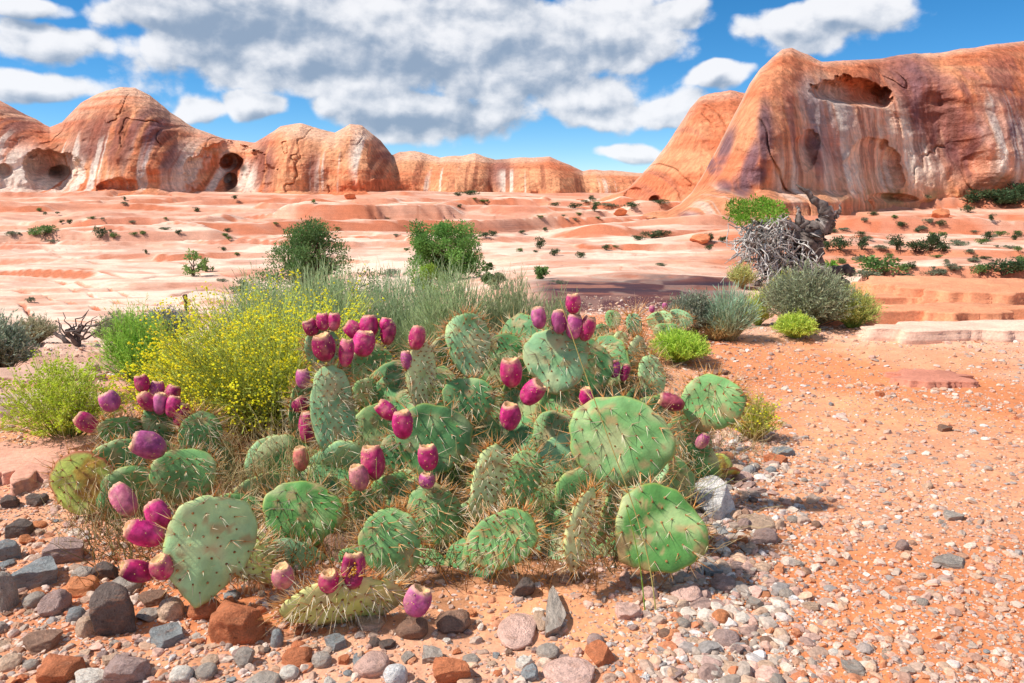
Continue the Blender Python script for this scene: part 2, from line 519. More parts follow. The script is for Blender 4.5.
def build_ground():
    th_in = np.linspace(math.radians(-37), math.radians(37), 1000)
    th_out = np.linspace(math.radians(37), math.radians(323), 90)[1:-1]
    th = np.concatenate([th_in, th_out])
    r = np.concatenate([[0.02, .3, .6, .8], np.geomspace(.95, 330, 720), np.geomspace(345, 6000, 30)])
    R, TH = np.meshgrid(r, th, indexing='ij')
    x = R * np.sin(TH); y = R * np.cos(TH)
    z = ground_h(x, y)
    nr, na = R.shape
    # steepness along view
    dz = np.gradient(z, axis=0) / np.maximum(np.gradient(R, axis=0), 1e-4)
    Y = np.maximum(y, .3); px = 512 + np.clip(x / Y, -1.2, 1.2) * F * 1.02
    sand = srgb(228, 160, 116); sand2 = srgb(222, 156, 118); pale = srgb(238, 206, 182); red = srgb(198, 116, 82)
    pink = srgb(224, 172, 144)
    n = fbm(x / .5, y / .5, 0, 4)[..., None]; n2 = fbm(x / 2.2, y / 2.2, 4, 4)
    c = sand * (1 - sst(-.4, .4, n)) + sand2 * sst(-.4, .4, n)
    # pinkish packed ground farther away on the right
    pk = (sst(3.2, 5.0, Y + n2) * .75)[..., None]
    c = c * (1 - pk) + srgb(228, 176, 148) * pk
    dustn = sst(.05, .35, fbm(x / .9, y / .9, 31, 4))[..., None] * .5
    og = sst(-.05, .3, fbm(x / .7, y / .5, 91, 4) + .12 * sst(620, 800, px) * (1 - sst(2.2, 3.4, Y)))[..., None] * .85
    c = c * (1 - og) + srgb(220, 136, 88) * og
    c = c * (1 - dustn) + srgb(228, 182, 154) * dustn
    # pale slickrock beyond
    a = sst(300, 560, px)
    start = 3.0 * (1 - a) + 6.2 * a
    k = sst(0, .5, np.log(Y / start) + .15 * n2)[..., None]
    nn = fbm(x / (Y * .06 + .3), np.log(Y) * 9, 6.0, 5)
    rock = pale * (1 - sst(-.1, .7, nn)[..., None]) + pink * sst(-.1, .7, nn)[..., None]
    c = c * (1 - k) + rock * k
    # red soil flats on far right and in the wash
    rf = (sst(640, 760, px) * sst(17, 28, Y) * (1 - sst(120, 150, Y)) * sst(-.35, .15, fbm(x / 12, y / 5, 3, 4)))[..., None] * .75
    c = c * (1 - rf) + srgb(206, 122, 82) * rf
    cf = (sst(60, 85, Y) * (1 - sst(270, 300, Y)) * sst(-.2, .2, fbm(x / 40, y / 9, 13, 4)))[..., None] * (.55 - .35 * (1 - sst(90, 150, Y))[..., None])
    c = c * (1 - cf) + srgb(208, 136, 104) * cf
    # red rock on steep risers
    st = (sst(.06, .30, dz * sst(5, 9, Y)) * (.55 + .4 * sst(-.2, .2, fbm(x / 9, y / 5, 55, 3))))[..., None]
    c = c * (1 - st) + red * st
    # varnished dark slab
    vm = (sst(515, 560, px + 25 * n2) * (1 - sst(720, 770, px + 25 * n2)) * sst(6.3, 6.9, Y + .7 * n2) * (1 - sst(13.5, 17.5, Y + 1.4 * n2)))
    vm = vm * (.8 + .2 * sst(-.25, .1, fbm(px / 26, np.log(Y) * 7, 12, 4)))
    c = c * (1 - vm[..., None]) + srgb(60, 50, 60) * vm[..., None]
    # joints and desert varnish blotches on the slickrock
    lY = np.log(Y)
    wx = x / (Y * .16 + 1) + 1.2 * fbm(x / (Y * .3 + 1), lY * 3, 23, 3)
    j1 = np.abs(fbm(wx, lY * 7, 83, 4)); j2 = np.abs(fbm(wx * .7 + lY * 4, lY * 11, 93, 4))
    jm = np.maximum(1 - sst(0, .022, j1), (1 - sst(0, .018, j2)) * .8) * sst(7, 11, Y) * (1 - sst(130, 200, Y))
    jm = (jm * .55 * sst(-.1, .15, fbm(wx * .5, lY * 2, 63, 3)))[..., None]
    c = c * (1 - jm) + srgb(158, 96, 72) * jm
    stn = (sst(.12, .34, fbm(x / (Y * .05 + .6), lY * 16, 73, 5)) * sst(7, 12, Y) * .5)[..., None]
    c = c * (1 - stn) + srgb(196, 134, 110) * stn
    # ground turned darker, mottled brown under the cactus clump
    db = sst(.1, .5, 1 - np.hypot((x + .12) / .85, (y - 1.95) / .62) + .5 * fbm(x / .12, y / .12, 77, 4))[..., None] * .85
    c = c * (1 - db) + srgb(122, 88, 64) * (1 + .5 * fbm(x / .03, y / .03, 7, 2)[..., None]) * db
    # orange rim and ledges on the right
    rs = sst(842, 885, px) * sst(5.7, 6.2, Y) * (1 - sst(11, 13, Y))
    bn = sst(-.2, .3, fbm(x / 3, Y * 3.2, 3, 3))
    cc = pink * (1 - bn[..., None]) + srgb(208, 124, 84) * bn[..., None]
    rs = (rs * (1 - st[..., 0] * .7))[..., None] * .85
    c = c * (1 - rs) + cc * rs
    sw, m = swirl(x, y, px, Y)
    s = (sw * m * .75)[..., None]
    c = c * (1 - s) + srgb(176, 96, 66) * s
    # left foreground: weathered slab floor
    sl = ((1 - sst(205, 290, px + 20 * n2)) * sst(2.5, 2.8, Y) * (1 - sst(6, 8, Y)) * .8)[..., None]
    bn = sst(-.25, .3, fbm(x / .5, Y * 2.5, 41, 4))[..., None]
    c = c * (1 - sl) + (srgb(206, 168, 146) * (1 - bn) + srgb(186, 126, 96) * bn) * sl
    idx = np.arange(nr * na).reshape(nr, na)
    nxt = np.roll(idx, -1, axis=1)
    q = np.stack([idx[:-1], idx[1:], nxt[1:], nxt[:-1]], -1).reshape(-1, 4)
    me = make_mesh('ground', np.stack([x, y, z], -1).reshape(-1, 3), [q[:, ::-1]], c.reshape(-1, 3), [M_ground])
    o = link('ground', me); tag(o, kind='structure')
    return o


build_ground()

# ------------------------------------------------------------------ cliffs
RED = srgb(220, 128, 88); ORG = srgb(234, 164, 120); PALE = srgb(242, 206, 180); CREAM = srgb(246, 230, 212)
VARN = srgb(156, 102, 90); PURP = srgb(122, 96, 108)


def mixc(c, col, m): return c * (1 - m[..., None]) + col * m[..., None]


def build_cliff(name, x0, x1, top, base, Yb, relief, colour, back=60., setb=(6, 34), ntr=300, npx=None, sd=0.):
    px = np.linspace(x0, x1, npx or int((x1 - x0) * 1.15))
    t = np.concatenate([np.linspace(0, .9, int(ntr * .78)), .9 + .1 * np.sin(np.linspace(0, 1, int(ntr * .22)) * math.pi / 2)[1:]])
    TOP = np.interp(px, [a for a, b in top], [b for a, b in top])
    TOP = TOP + 1.4 * fbm(px / 16, sd, 0, 4)
    BAS = np.interp(px, [a for a, b in base], [b for a, b in base])
    YB = np.interp(px, [a for a, b in Yb], [b for a, b in Yb])
    PX, T = np.meshgrid(px, t, indexing='xy')
    ROW = BAS[None, :] + (TOP - BAS)[None, :] * T
    Hpx = (BAS - TOP)[None, :]
    Y = YB[None, :] + setb[0] * T + setb[1] * (1 - np.sqrt(np.clip(1 - T ** 2.4, 0, 1)))
    Y = Y + relief(PX, ROW, T)
    X = ux(PX, ROW) * Y; Z = CH + Y * slope(ROW)
    # bedding ledges and fluting push the face in and out along the view
    led = fbm(X / 50, Z / 3.2 + .8 * fbm(X / 30, Z / 8, sd, 3), 3 + sd, 4) * 1.1 * sst(.2, 1.0, T) * (.4 + 1.2 * sst(-.2, .3, fbm(X / 25, Z / 12, 44 + sd, 3)))
    flu = fbm(X / 6.5, Z / 20, 8 + sd, 5) * 2.0 * (1 - T * .5) + fbm(X / 4, Z / 4, 12 + sd, 4) * .5
    big = fbm(X / 30, Z / 24, 4 + sd, 4) * 6.5
    wgt = sst(0, .05, T)
    crk = fbm(X / 9 + Z / 20, Z / 14, 60 + sd, 4); crk = np.exp(-(crk / .025) ** 2) * 1.1 * sst(.05, .3, fbm(X / 20, Z / 20, 70 + sd, 2))
    blk = np.abs(fbm(X / 12, Z / 7, 80 + sd, 5)) * 2.0
    dY = (led + flu + big + crk + blk) * wgt
    Y = Y + dY
    X = ux(PX, ROW) * Y; Z = CH + Y * slope(ROW)
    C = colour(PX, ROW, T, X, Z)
    # rounded back
    nb = 16
    bx = []; by = []; bz = []; bc = []
    for i in range(1, nb + 1):
        q = i / nb
        bx.append(X[-1] * (1 + back * q / Y[-1])); by.append(Y[-1] + back * q); bz.append(Z[-1] - (Z[-1] + 6) * q ** 2.4); bc.append(C[-1])
    X = np.vstack([X, bx]); Y = np.vstack([Y, by]); Z = np.vstack([Z, bz]); C = np.concatenate([C, np.array(bc)])
    # skirt below ground
    X = np.vstack([X[:1], X]); Y = np.vstack([Y[:1] - .5, Y]); Z = np.vstack([Z[:1] - 9, Z]); C = np.concatenate([C[:1], C])
    nr, na = X.shape
    idx = np.arange(nr * na).reshape(nr, na)
    q = np.stack([idx[:-1, :-1], idx[:-1, 1:], idx[1:, 1:], idx[1:, :-1]], -1).reshape(-1, 4)
    # end caps are closed by folding the side columns back
    me = make_mesh(name, np.stack([X, Y, Z], -1).reshape(-1, 3), [q], C.reshape(-1, 3), [M_cliff])
    o = link(name, me); tag(o, kind='structure')
    return o


def cave(PX, ROW, cx, cy, rx, ry, depth, flat=.35, ang=0):
    """arched recess: sharp roof, floor that slopes out"""
    c, s = math.cos(math.radians(ang)), math.sin(math.radians(ang))
    dx = PX - cx; dy = ROW - cy
    a = (dx * c + dy * s) / rx; b = (-dx * s + dy * c) / ry
    b = np.where(b > 0, b / flat, b)
    r = np.sqrt(a * a + b * b) + .22 * fbm(PX / 9, ROW / 9, cx, 4)
    return depth * np.clip(1 - r ** 2, 0, 1) ** .55 * (1 - .55 * sst(-.2, 1, b))


topL = [(-260, 120), (-160, 104), (-80, 108), (-30, 92), (0, 100), (20, 112), (50, 127), (62, 122), (80, 103), (100, 92), (120, 87), (135, 88), (150, 96), (170, 112), (195, 128), (225, 138), (255, 142), (262, 138), (280, 127), (300, 123), (318, 128), (335, 133), (350, 124), (362, 125), (380, 140), (392, 155), (400, 152), (415, 151), (440, 158), (460, 155), (475, 153), (495, 160), (520, 158), (550, 157), (570, 165), (583, 172), (590, 170), (620, 171), (650, 174), (700, 170), (760, 172)]
baseL = [(-260, 198), (0, 196), (200, 197), (300, 198), (420, 198), (560, 200), (640, 201), (760, 205)]
YbL = [(-260, 235), (-60, 240), (0, 246), (60, 250), (120, 244), (180, 250), (230, 256), (290, 250), (340, 248), (375, 252), (395, 268), (450, 272), (520, 268), (560, 270), (590, 285), (640, 288), (760, 290)]


def reliefL(PX, ROW, T):
    d = cave(PX, ROW, 52, 172, 32, 24, 12, .8, 12) + 2.5 * np.exp(-((PX - 492) / 5.0) ** 2) + 2.5 * np.exp(-((PX - 583) / 8.0) ** 2) + 3 * np.exp(-((PX - 430) / 7.0) ** 2)
    d -= 8 * blob(PX, ROW, 460, 190, 22, 34, 0, .9) + 8 * blob(PX, ROW, 538, 190, 34, 34, 0, .9)
    d += cave(PX, ROW, 60, 173, 12, 8, 8, .9)
    d += cave(PX, ROW, 228, 176, 44, 34, 12, .8)
    d += cave(PX, ROW, 231, 163, 12, 10, 14, .9)
    d += cave(PX, ROW, 231, 182, 7, 9, 9, .9)
    d += cave(PX, ROW, 118, 190, 22, 12, 5, .5)
    d += cave(PX, ROW, 5, 172, 8, 9, 4, .8)
    d += cave(PX, ROW, 378, 160, 10, 26, 4, .8)
    # buttresses
    d -= 3 * blob(PX, ROW, 150, 170, 16, 60, 0, .9) + 4 * blob(PX, ROW, 345, 165, 22, 40, 0, .8) + 3 * blob(PX, ROW, 285, 165, 14, 30, 0, .9)
    d -= 6 * sst(.10, 0, T)
    return d


def colourL(PX, ROW, T, X, Z):
    n = fbm(X / 22, Z / 9, 1, 5); stk = fbm(X / 2.6, Z / 40, 9, 4); lay = fbm(X / 80, Z / 1.6, 4, 4)
    c = np.broadcast_to(RED, PX.shape + (3,)).copy()
    c = mixc(c, ORG, sst(-.3, .4, n + lay * .4))
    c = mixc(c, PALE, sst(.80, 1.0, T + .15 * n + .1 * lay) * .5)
    pal = np.zeros_like(PX)
    for b in ((15, 172, 34, 26), (85, 172, 26, 28), (140, 165, 18, 25), (190, 170, 32, 26), (245, 178, 18, 16), (362, 158, 11, 22), (52, 182, 22, 14), (215, 175, 26, 22)):
        pal = np.maximum(pal, blob(PX, ROW, *b, soft=.6))
    pal = pal * sst(-.30, .12, stk)
    c = mixc(c, CREAM * .95, pal * .85)
    v = np.zeros_like(PX)
    for b in ((112, 132, 42, 20), (12, 124, 24, 16), (165, 150, 16, 26), (150, 128, 20, 22), (315, 175, 10, 22), (385, 150, 14, 12), (500, 175, 14, 18), (265, 165, 10, 25), (100, 150, 34, 14)):
        v = np.maximum(v, blob(PX, ROW, *b, soft=.7))
    v = v * sst(-.55, -.05, stk + .6 * n)
    c = mixc(c, VARN * .9, v * .92)
    v2 = blob(PX, ROW, 150, 145, 22, 30, 20, .8) * sst(.0, .3, stk)
    c = mixc(c, PURP, v2 * .6)
    s2 = fbm(X / 1.5, Z / 60, 39, 3); s3 = fbm(X / 12, Z / 30, 49, 3)
    c = mixc(c, srgb(150, 84, 64), sst(.05, .25, s2) * sst(-.1, .2, s3) * sst(.1, .3, T) * (1 - sst(.7, .9, T)) * .6)
    c = mixc(c, CREAM, sst(.12, .28, -s2) * sst(-.05, .2, -s3) * sst(.05, .2, T) * (1 - sst(.6, .8, T)) * .6)
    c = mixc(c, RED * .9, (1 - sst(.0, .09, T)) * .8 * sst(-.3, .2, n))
    dk = blob(PX, ROW, 231, 190, 6, 8, 0, .5) + blob(PX, ROW, 243, 168, 4, 4, 0, .6)  # shade of the keyhole holes painted into the rock colour
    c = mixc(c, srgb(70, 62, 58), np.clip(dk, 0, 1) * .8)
    return c


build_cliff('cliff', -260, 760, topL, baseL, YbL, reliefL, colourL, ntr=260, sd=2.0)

# low fin behind the nose of the great cliff
topS = [(560, 200), (600, 198), (628, 188), (640, 176), (655, 160), (668, 143), (680, 124), (690, 108), (700, 98), (715, 92), (730, 90), (745, 93), (770, 100), (800, 110), (840, 130)]
baseS = [(560, 204), (600, 206), (640, 207), (700, 210), (840, 212)]
YbS = [(560, 215), (640, 190), (700, 178), (760, 176), (840, 190)]


def reliefS(PX, ROW, T):
    return cave(PX, ROW, 632, 196, 10, 8, 9, .8, -40) + cave(PX, ROW, 655, 200, 6, 5, 5, .8)


def colourS(PX, ROW, T, X, Z):
    n = fbm(X / 14, Z / 7, 21, 5); stk = fbm((X + Z * .6) / 3.0, Z / 30, 29, 4)
    c = np.broadcast_to(RED * .95, PX.shape + (3,)).copy()
    c = mixc(c, ORG, sst(-.2, .5, n))
    c = mixc(c, PALE, sst(.85, 1.0, T + .1 * n) * .4)
    c = mixc(c, VARN, blob(PX, ROW, 672, 165, 30, 42, 25, .8) * sst(-.1, .25, stk) * .6)
    return c


build_cliff('cliff', 560, 840, topS, baseS, YbS, reliefS, colourS, ntr=220, sd=5.0, setb=(14, 26), back=40)

topR = [(606, 226), (622, 222), (634, 216), (650, 212), (668, 211), (680, 204), (692, 192), (704, 172), (716, 150), (728, 126), (740, 103), (750, 84), (760, 69), (772, 57), (782, 50), (792, 48), (808, 54), (822, 61), (850, 60), (880, 59), (900, 55), (915, 53), (940, 52), (980, 46), (1024, 41), (1090, 34), (1160, 44), (1260, 52), (1350, 70)]
baseR = [(606, 231), (640, 234), (700, 236), (760, 232), (820, 224), (850, 214), (880, 207), (940, 205), (1024, 204), (1350, 204)]
YbR = [(606, 104), (640, 97), (700, 93), (760, 97), (820, 108), (850, 124), (880, 140), (940, 150), (1024, 152), (1350, 150)]


def reliefR(PX, ROW, T):
    bw = 3 * fbm(PX / 14, 3.3, 0, 3)
    d = (13 * sst(203, 188, ROW + bw) + 7 * sst(233, 200, ROW) * .6) * sst(870, 800, PX)   # bench at the foot, wall behind
    d += cave(PX, ROW, 853, 100, 42, 24, 13, .25, 6)
    d += cave(PX, ROW, 876, 172, 30, 36, 4.5, .9, -18)
    d += cave(PX, ROW, 806, 150, 13, 22, 2.5, .9, 10)
    d += cave(PX, ROW, 650, 228, 20, 10, 9, .8, 0)
    d += cave(PX, ROW, 895, 198, 26, 5, 3, .8, 4)
    d += cave(PX, ROW, 690, 224, 12, 8, 3, .8, 0)
    # the great fin swings forward to the right
    d -= 9 * sst(0, 60, (PX - 880) - (ROW - 60) * .75) * (1 - sst(70, 190, (PX - 880) - (ROW - 60) * .75))
    d += 9 * sst(985, 1060, PX)
    d -= 5 * blob(PX, ROW, 775, 130, 40, 70, 0, 1.0)
    return d


def colourR(PX, ROW, T, X, Z):
    n = fbm(X / 14, Z / 8, 31, 5); stk = fbm(X / 1.8, Z / 26, 19, 4); lay = fbm(X / 60, Z / 1.2, 14, 4)
    c = np.broadcast_to(RED, PX.shape + (3,)).copy()
    c = mixc(c, ORG, sst(-.25, .45, n + .3 * lay) * .8)
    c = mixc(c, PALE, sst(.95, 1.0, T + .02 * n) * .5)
    pal = np.zeros_like(PX)
    for b in ((895, 140, 62, 50), (860, 165, 50, 34), (1000, 150, 30, 40), (835, 118, 22, 26), (800, 175, 22, 26), (815, 110, 16, 30), (995, 105, 10, 10)):
        pal = np.maximum(pal, blob(PX, ROW, *b, soft=.6))
    c = mixc(c, PALE, pal * (.45 + .5 * sst(-.3, .15, stk)) * .95)
    c = mixc(c, CREAM, pal * sst(.05, .35, stk + .4 * n) * .6)
    c = mixc(c, PURP * 1.3, blob(PX, ROW, 805, 125, 26, 36, 0, .8) * sst(-.25, .2, stk) * .55)
    band = blob(PX, ROW, 940, 118, 26, 84, -38, .5) * sst(-.5, .0, stk + .5 * n)
    c = mixc(c, VARN * 1.05, np.clip(band * 1.15, 0, 1))
    c = mixc(c, PURP, blob(PX, ROW, 905, 78, 24, 22, -30, .7) * .6 * sst(-.4, .2, n))
    v = np.zeros_like(PX)
    for b in ((765, 135, 8, 34, 0), (750, 165, 7, 30, 20), (742, 185, 10, 12, 0), (757, 175, 13, 9, -30), (724, 187, 9, 7, 0), (712, 166, 5, 8, 0), (690, 222, 14, 10, 0), (706, 223, 10, 7, 0), (1012, 102, 16, 5, 0), (725, 150, 6, 24, 20), (1015, 140, 10, 26, 0)):
        v = np.maximum(v, blob(PX, ROW, *b, soft=.5))
    c = mixc(c, PURP * .9, v * sst(-.45, .05, stk + .8 * n) * .85)
    s2 = fbm(X / 1.1, Z / 50, 39, 3); s3 = fbm(X / 9, Z / 24, 49, 3)
    c = mixc(c, srgb(146, 84, 70), sst(.05, .22, s2) * sst(-.15, .15, s3) * sst(.15, .35, T) * (1 - sst(.75, .93, T)) * .6 * sst(760, 800, PX))
    c = mixc(c, CREAM, sst(.10, .26, -s2) * sst(-.1, .15, -s3) * sst(.15, .3, T) * (1 - sst(.6, .8, T)) * .55)
    c = mixc(c, PURP, sst(.08, .3, fbm(X / 7, Z / 16, 57, 4)) * sst(.2, .4, T) * sst(1.0, .8, T) * .4 * sst(780, 820, PX))
    c = mixc(c, RED * .9, blob(PX, ROW, 860, 90, 34, 12, 6, .4) * .7)
    c = mixc(c, PALE, blob(PX, ROW, 835, 92, 14, 8, 6, .5) * .6)
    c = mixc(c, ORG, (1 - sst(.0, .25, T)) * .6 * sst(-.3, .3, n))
    gr = blob(PX, ROW, 905, 197, 60, 8, 0, .6) * sst(0, .3, fbm(X / 4, Z / 2, 3, 4))
    c = mixc(c, srgb(130, 130, 80), gr * .5)
    return c


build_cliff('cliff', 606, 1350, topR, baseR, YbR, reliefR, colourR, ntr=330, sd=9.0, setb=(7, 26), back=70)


# ------------------------------------------------------------------ world: sky with clouds, sun
SUN_EL, SUN_AZ = 50.0, -100.0      # azimuth measured from +Y towards +X
wd = bpy.data.worlds.new('World'); SC.world = wd; wd.use_nodes = True
W = NT(wd)


def build_world():
    t = W
    _n = t.noise
    def n2d(*k, **kw):
        s = _n(*k, **kw); s.node.noise_dimensions = '2D'; return s
    t.noise = n2d
    sky = t.n('ShaderNodeTexSky', sky_type='NISHITA')
    sky.sun_disc = False
    sky.sun_elevation = math.radians(SUN_EL); sky.sun_rotation = math.radians(SUN_AZ)
    sky.altitude = 3000; sky.air_density = .85; sky.dust_density = 0.0; sky.ozone_density = 5.0
    hs = t.n('ShaderNodeHueSaturation', i_Color=sky.outputs[0]); hs.inputs['Saturation'].default_value = 1.25
    hs.inputs['Value'].default_value = 1.02; hs.inputs['Hue'].default_value = .492
    tc = t.n('ShaderNodeTexCoord').outputs['Generated']
    sx = t.n('ShaderNodeSeparateXYZ', i_0=tc)
    az = t.math('ARCTAN2', sx.outputs[0], sx.outputs[1]); az_ = az
    hyp = t.math('SQRT', t.math('ADD', t.math('MULTIPLY', sx.outputs[0], sx.outputs[0]), t.math('MULTIPLY', sx.outputs[1], sx.outputs[1])))
    el = t.math('DIVIDE', sx.outputs[2], t.math('MAXIMUM', hyp, .001))
    el = t.math('MINIMUM', el, 6.0)
    blobs = [(48, 44, 62, 17), (24, 84, 46, 13), (165, 20, 50, 20), (250, 14, 100, 44), (300, 58, 170, 40), (430, 40, 200, 62), (590, 30, 86, 46), (425, 114, 104, 24),
             (585, 94, 84, 28), (258, 108, 36, 13), (680, 8, 46, 20), (812, 30, 58, 24), (706, 80, 24, 10), (672, 108, 40, 16), (627, 151, 26, 10), (510, 70, 110, 40), (205, 106, 30, 12), (430, -50, 300, 52), (860, 14, 60, 20), (10, 8, 40, 12)]

    def sc_(px, py):
        u = float(ux(px, py)); s = float(slope(py))
        return math.atan(u), s / math.sqrt(1 + u * u)

    def field(dv):
        e = t.math('ADD', el, dv); az = t.math('ADD', az_, -.6 * dv)
        vec = t.n('ShaderNodeCombineXYZ', i_0=az, i_1=e, i_2=0.0).outputs[0]
        warp = t.noise(t.scale(vec, (5.0, 8.5, 1)), 1.0, 3, .5, 1)
        w = t.n('ShaderNodeVectorMath', operation='SUBTRACT', i_0=warp, i_1=(.5, .5, .5)).outputs[0]
        w = t.n('ShaderNodeVectorMath', operation='MULTIPLY_ADD', i_0=w, i_1=(.10, .05, 0), i_2=vec).outputs[0]
        f = None
        for (cx, cy, rx, ry) in blobs:
            a, b = sc_(cx, cy)
            d = t.n('ShaderNodeVectorMath', operation='SUBTRACT', i_0=w, i_1=(a, b, 0)).outputs[0]
            d = t.scale(d, (F / rx, F / ry, 0))
            L = t.n('ShaderNodeVectorMath', operation='LENGTH', i_0=d).outputs['Value']
            v = t.math('MULTIPLY', t.math('SUBTRACT', 1.10, L), 1.6)
            f = v if f is None else t.math('SMOOTH_MAX', f, v, .25)
        # general cloud cover overhead and behind
        gen = t.noise(t.scale(vec, (1.6, 1.9, 1)), 1.0, 2, .5)
        outside = t.ramp(e, .26, .45, 0, 1)
        back = t.ramp(t.math('ABSOLUTE', az), .75, 1.0, 0, 1)
        gf = t.math('MULTIPLY', t.math('SUBTRACT', gen, .50), 3.2)
        gf = t.math('ADD', gf, t.math('MULTIPLY', t.math('SUBTRACT', 1.0, t.math('MAXIMUM', outside, back)), -4.0))
        f = t.math('MAXIMUM', t.math('MAXIMUM', f, gf), -1.0)
        n1 = t.noise(t.scale(vec, (9, 11, 1)), 1.0, 8, .56)
        n2 = t.noise(t.scale(vec, (30, 46, 1)), 1.0, 6, .6)
        wv = t.n('ShaderNodeVectorMath', operation='MULTIPLY_ADD', i_0=t.n('ShaderNodeVectorMath', operation='SUBTRACT', i_0=warp, i_1=(.5, .5, .5)).outputs[0], i_1=(.06, .04, 0), i_2=vec).outputs[0]
        bl = None
        for s_, k_ in ((12.0, .34), (26.0, .26), (55.0, .15)):
            vo = t.n('ShaderNodeTexVoronoi', feature='F1', voronoi_dimensions='2D', i_Vector=t.scale(wv, (s_, s_ * 1.15, 0)), i_Scale=1.0)
            q_ = t.math('MULTIPLY', t.math('SUBTRACT', .42, vo.outputs['Distance']), k_ * 1.5)
            bl = q_ if bl is None else t.math('ADD', bl, q_)
        nn = t.math('ADD', t.math('MULTIPLY', t.math('SUBTRACT', n1, .5), 1.9), t.math('MULTIPLY', t.math('SUBTRACT', n2, .5), .35))
        nn = t.math('ADD', nn, bl)
        return t.math('ADD', f, nn), f, nn

    d0, f0, nn0 = field(0.0)
    d1, f1, nn1 = field(.014)
    alpha = t.ramp(d0, -.10, .46)
    diff = t.math('SUBTRACT', d0, d1)                   # positive where the cloud thins upward: lit tops
    diff2 = t.math('SUBTRACT', nn0, nn1)
    lit = t.math('ADD', t.math('MULTIPLY', diff, .55), t.math('MULTIPLY', diff2, .35))
    thick = t.ramp(f0, .3, 1.2, 0.0, .30)
    sh = t.math('SUBTRACT', t.math('ADD', lit, .70), thick)
    vec0 = t.n('ShaderNodeCombineXYZ', i_0=az, i_1=el, i_2=0.0).outputs[0]
    wz = t.n('ShaderNodeVectorMath', operation='SUBTRACT', i_0=t.noise(t.scale(vec0, (12, 20, 1)), 1.0, 4, .55, 1), i_1=(.5, .5, .5)).outputs[0]
    vec0 = t.n('ShaderNodeVectorMath', operation='MULTIPLY_ADD', i_0=wz, i_1=(.10, .06, 0), i_2=vec0).outputs[0]
    for (cx, cy, rx, ry, am) in ((245, 16, 110, 34, .42), (430, 120, 130, 24, .42), (385, 74, 90, 24, .25), (560, 50, 80, 16, .22), (190, 78, 70, 14, .25), (8, 8, 40, 14, .35), (480, 6, 60, 12, .2), (340, 46, 60, 12, .2)):
        a_, b_ = sc_(cx, cy)
        d_ = t.scale(t.n('ShaderNodeVectorMath', operation='SUBTRACT', i_0=vec0, i_1=(a_, b_, 0)).outputs[0], (F / rx, F / ry, 0))
        sh = t.math('SUBTRACT', sh, t.ramp(t.n('ShaderNodeVectorMath', operation='LENGTH', i_0=d_).outputs['Value'], .0, 1.35, am * 1.15, 0))
    sh = t.math('ADD', sh, t.math('MULTIPLY', t.math('SUBTRACT', t.noise(t.scale(vec0, (16, 24, 1)), 1.0, 6, .6), .5), .7))
    sh = t.ramp(sh, -.25, 1.0, 0, 1)
    c = t.mix(sh, srgb(150, 168, 190), srgb(250, 250, 251))
    c = t.mix(1.0, c, (7.2, 7.2, 7.3), 'MULTIPLY')
    col = t.mix(t.math('MULTIPLY', alpha, .94), hs.outputs[0], c)
    bg = t.n('ShaderNodeBackground', i_Color=col); bg.inputs['Strength'].default_value = .10
    o = t.n('ShaderNodeOutputWorld'); t.t.links.new(bg.outputs[0], o.inputs[0])


build_world()
wd.cycles.sampling_method = 'MANUAL'; wd.cycles.sample_map_resolution = 512
sl = bpy.data.lights.new('sun', 'SUN'); so = bpy.data.objects.new('sun', sl); COL.objects.link(so)
sl.energy = 4.0; sl.angle = math.radians(2.0); sl.color = (1.0, .955, .89)
e, a = math.radians(SUN_EL), math.radians(SUN_AZ)
sd = Vector((math.cos(e) * math.sin(a), math.cos(e) * math.cos(a), math.sin(e)))
so.rotation_euler = sd.to_track_quat('Z', 'Y').to_euler()
so.location = (0, 0, 50)

vs = SC.view_settings
vs.view_transform = 'Standard'; vs.look = 'None'; vs.gamma = 1; vs.exposure = 0.5; vs.use_curve_mapping = False
SC.display_settings.display_device = 'sRGB'
SC.cycles.max_bounces = 6; SC.cycles.diffuse_bounces = 3; SC.cycles.glossy_bounces = 2
SC.cycles.use_adaptive_sampling = True
# ------------------------------------------------------------------ prickly pears
PADC = {'pale': srgb(174, 212, 150), 'mid': srgb(116, 164, 98), 'dark': srgb(88, 136, 82), 'blue': srgb(140, 184, 134),
        'yellow': srgb(200, 206, 112), 'lime': srgb(206, 222, 158), 'deep': srgb(92, 146, 72)}  # paler greens include painted sky light, darker greens painted shade
ORANGE = srgb(204, 136, 62); STRAW = srgb(226, 206, 162); WHITE = srgb(238, 228, 205); BROWN = srgb(120, 72, 40)


def img_frame(px, py, Y):
    """orthonormal frame looking back along the view ray at that point: x right, z up in the picture, -y to the camera"""
    p = P(px, py, Y)
    d = (p - Vector((0, 0, CH))).normalized()
    r = Vector((d.y, -d.x, 0)).normalized()
    u = r.cross(d).normalized()
    M = Matrix.Identity(4)
    M.col[0][:3] = r; M.col[1][:3] = d; M.col[2][:3] = u; M.col[3][:3] = p
    return M


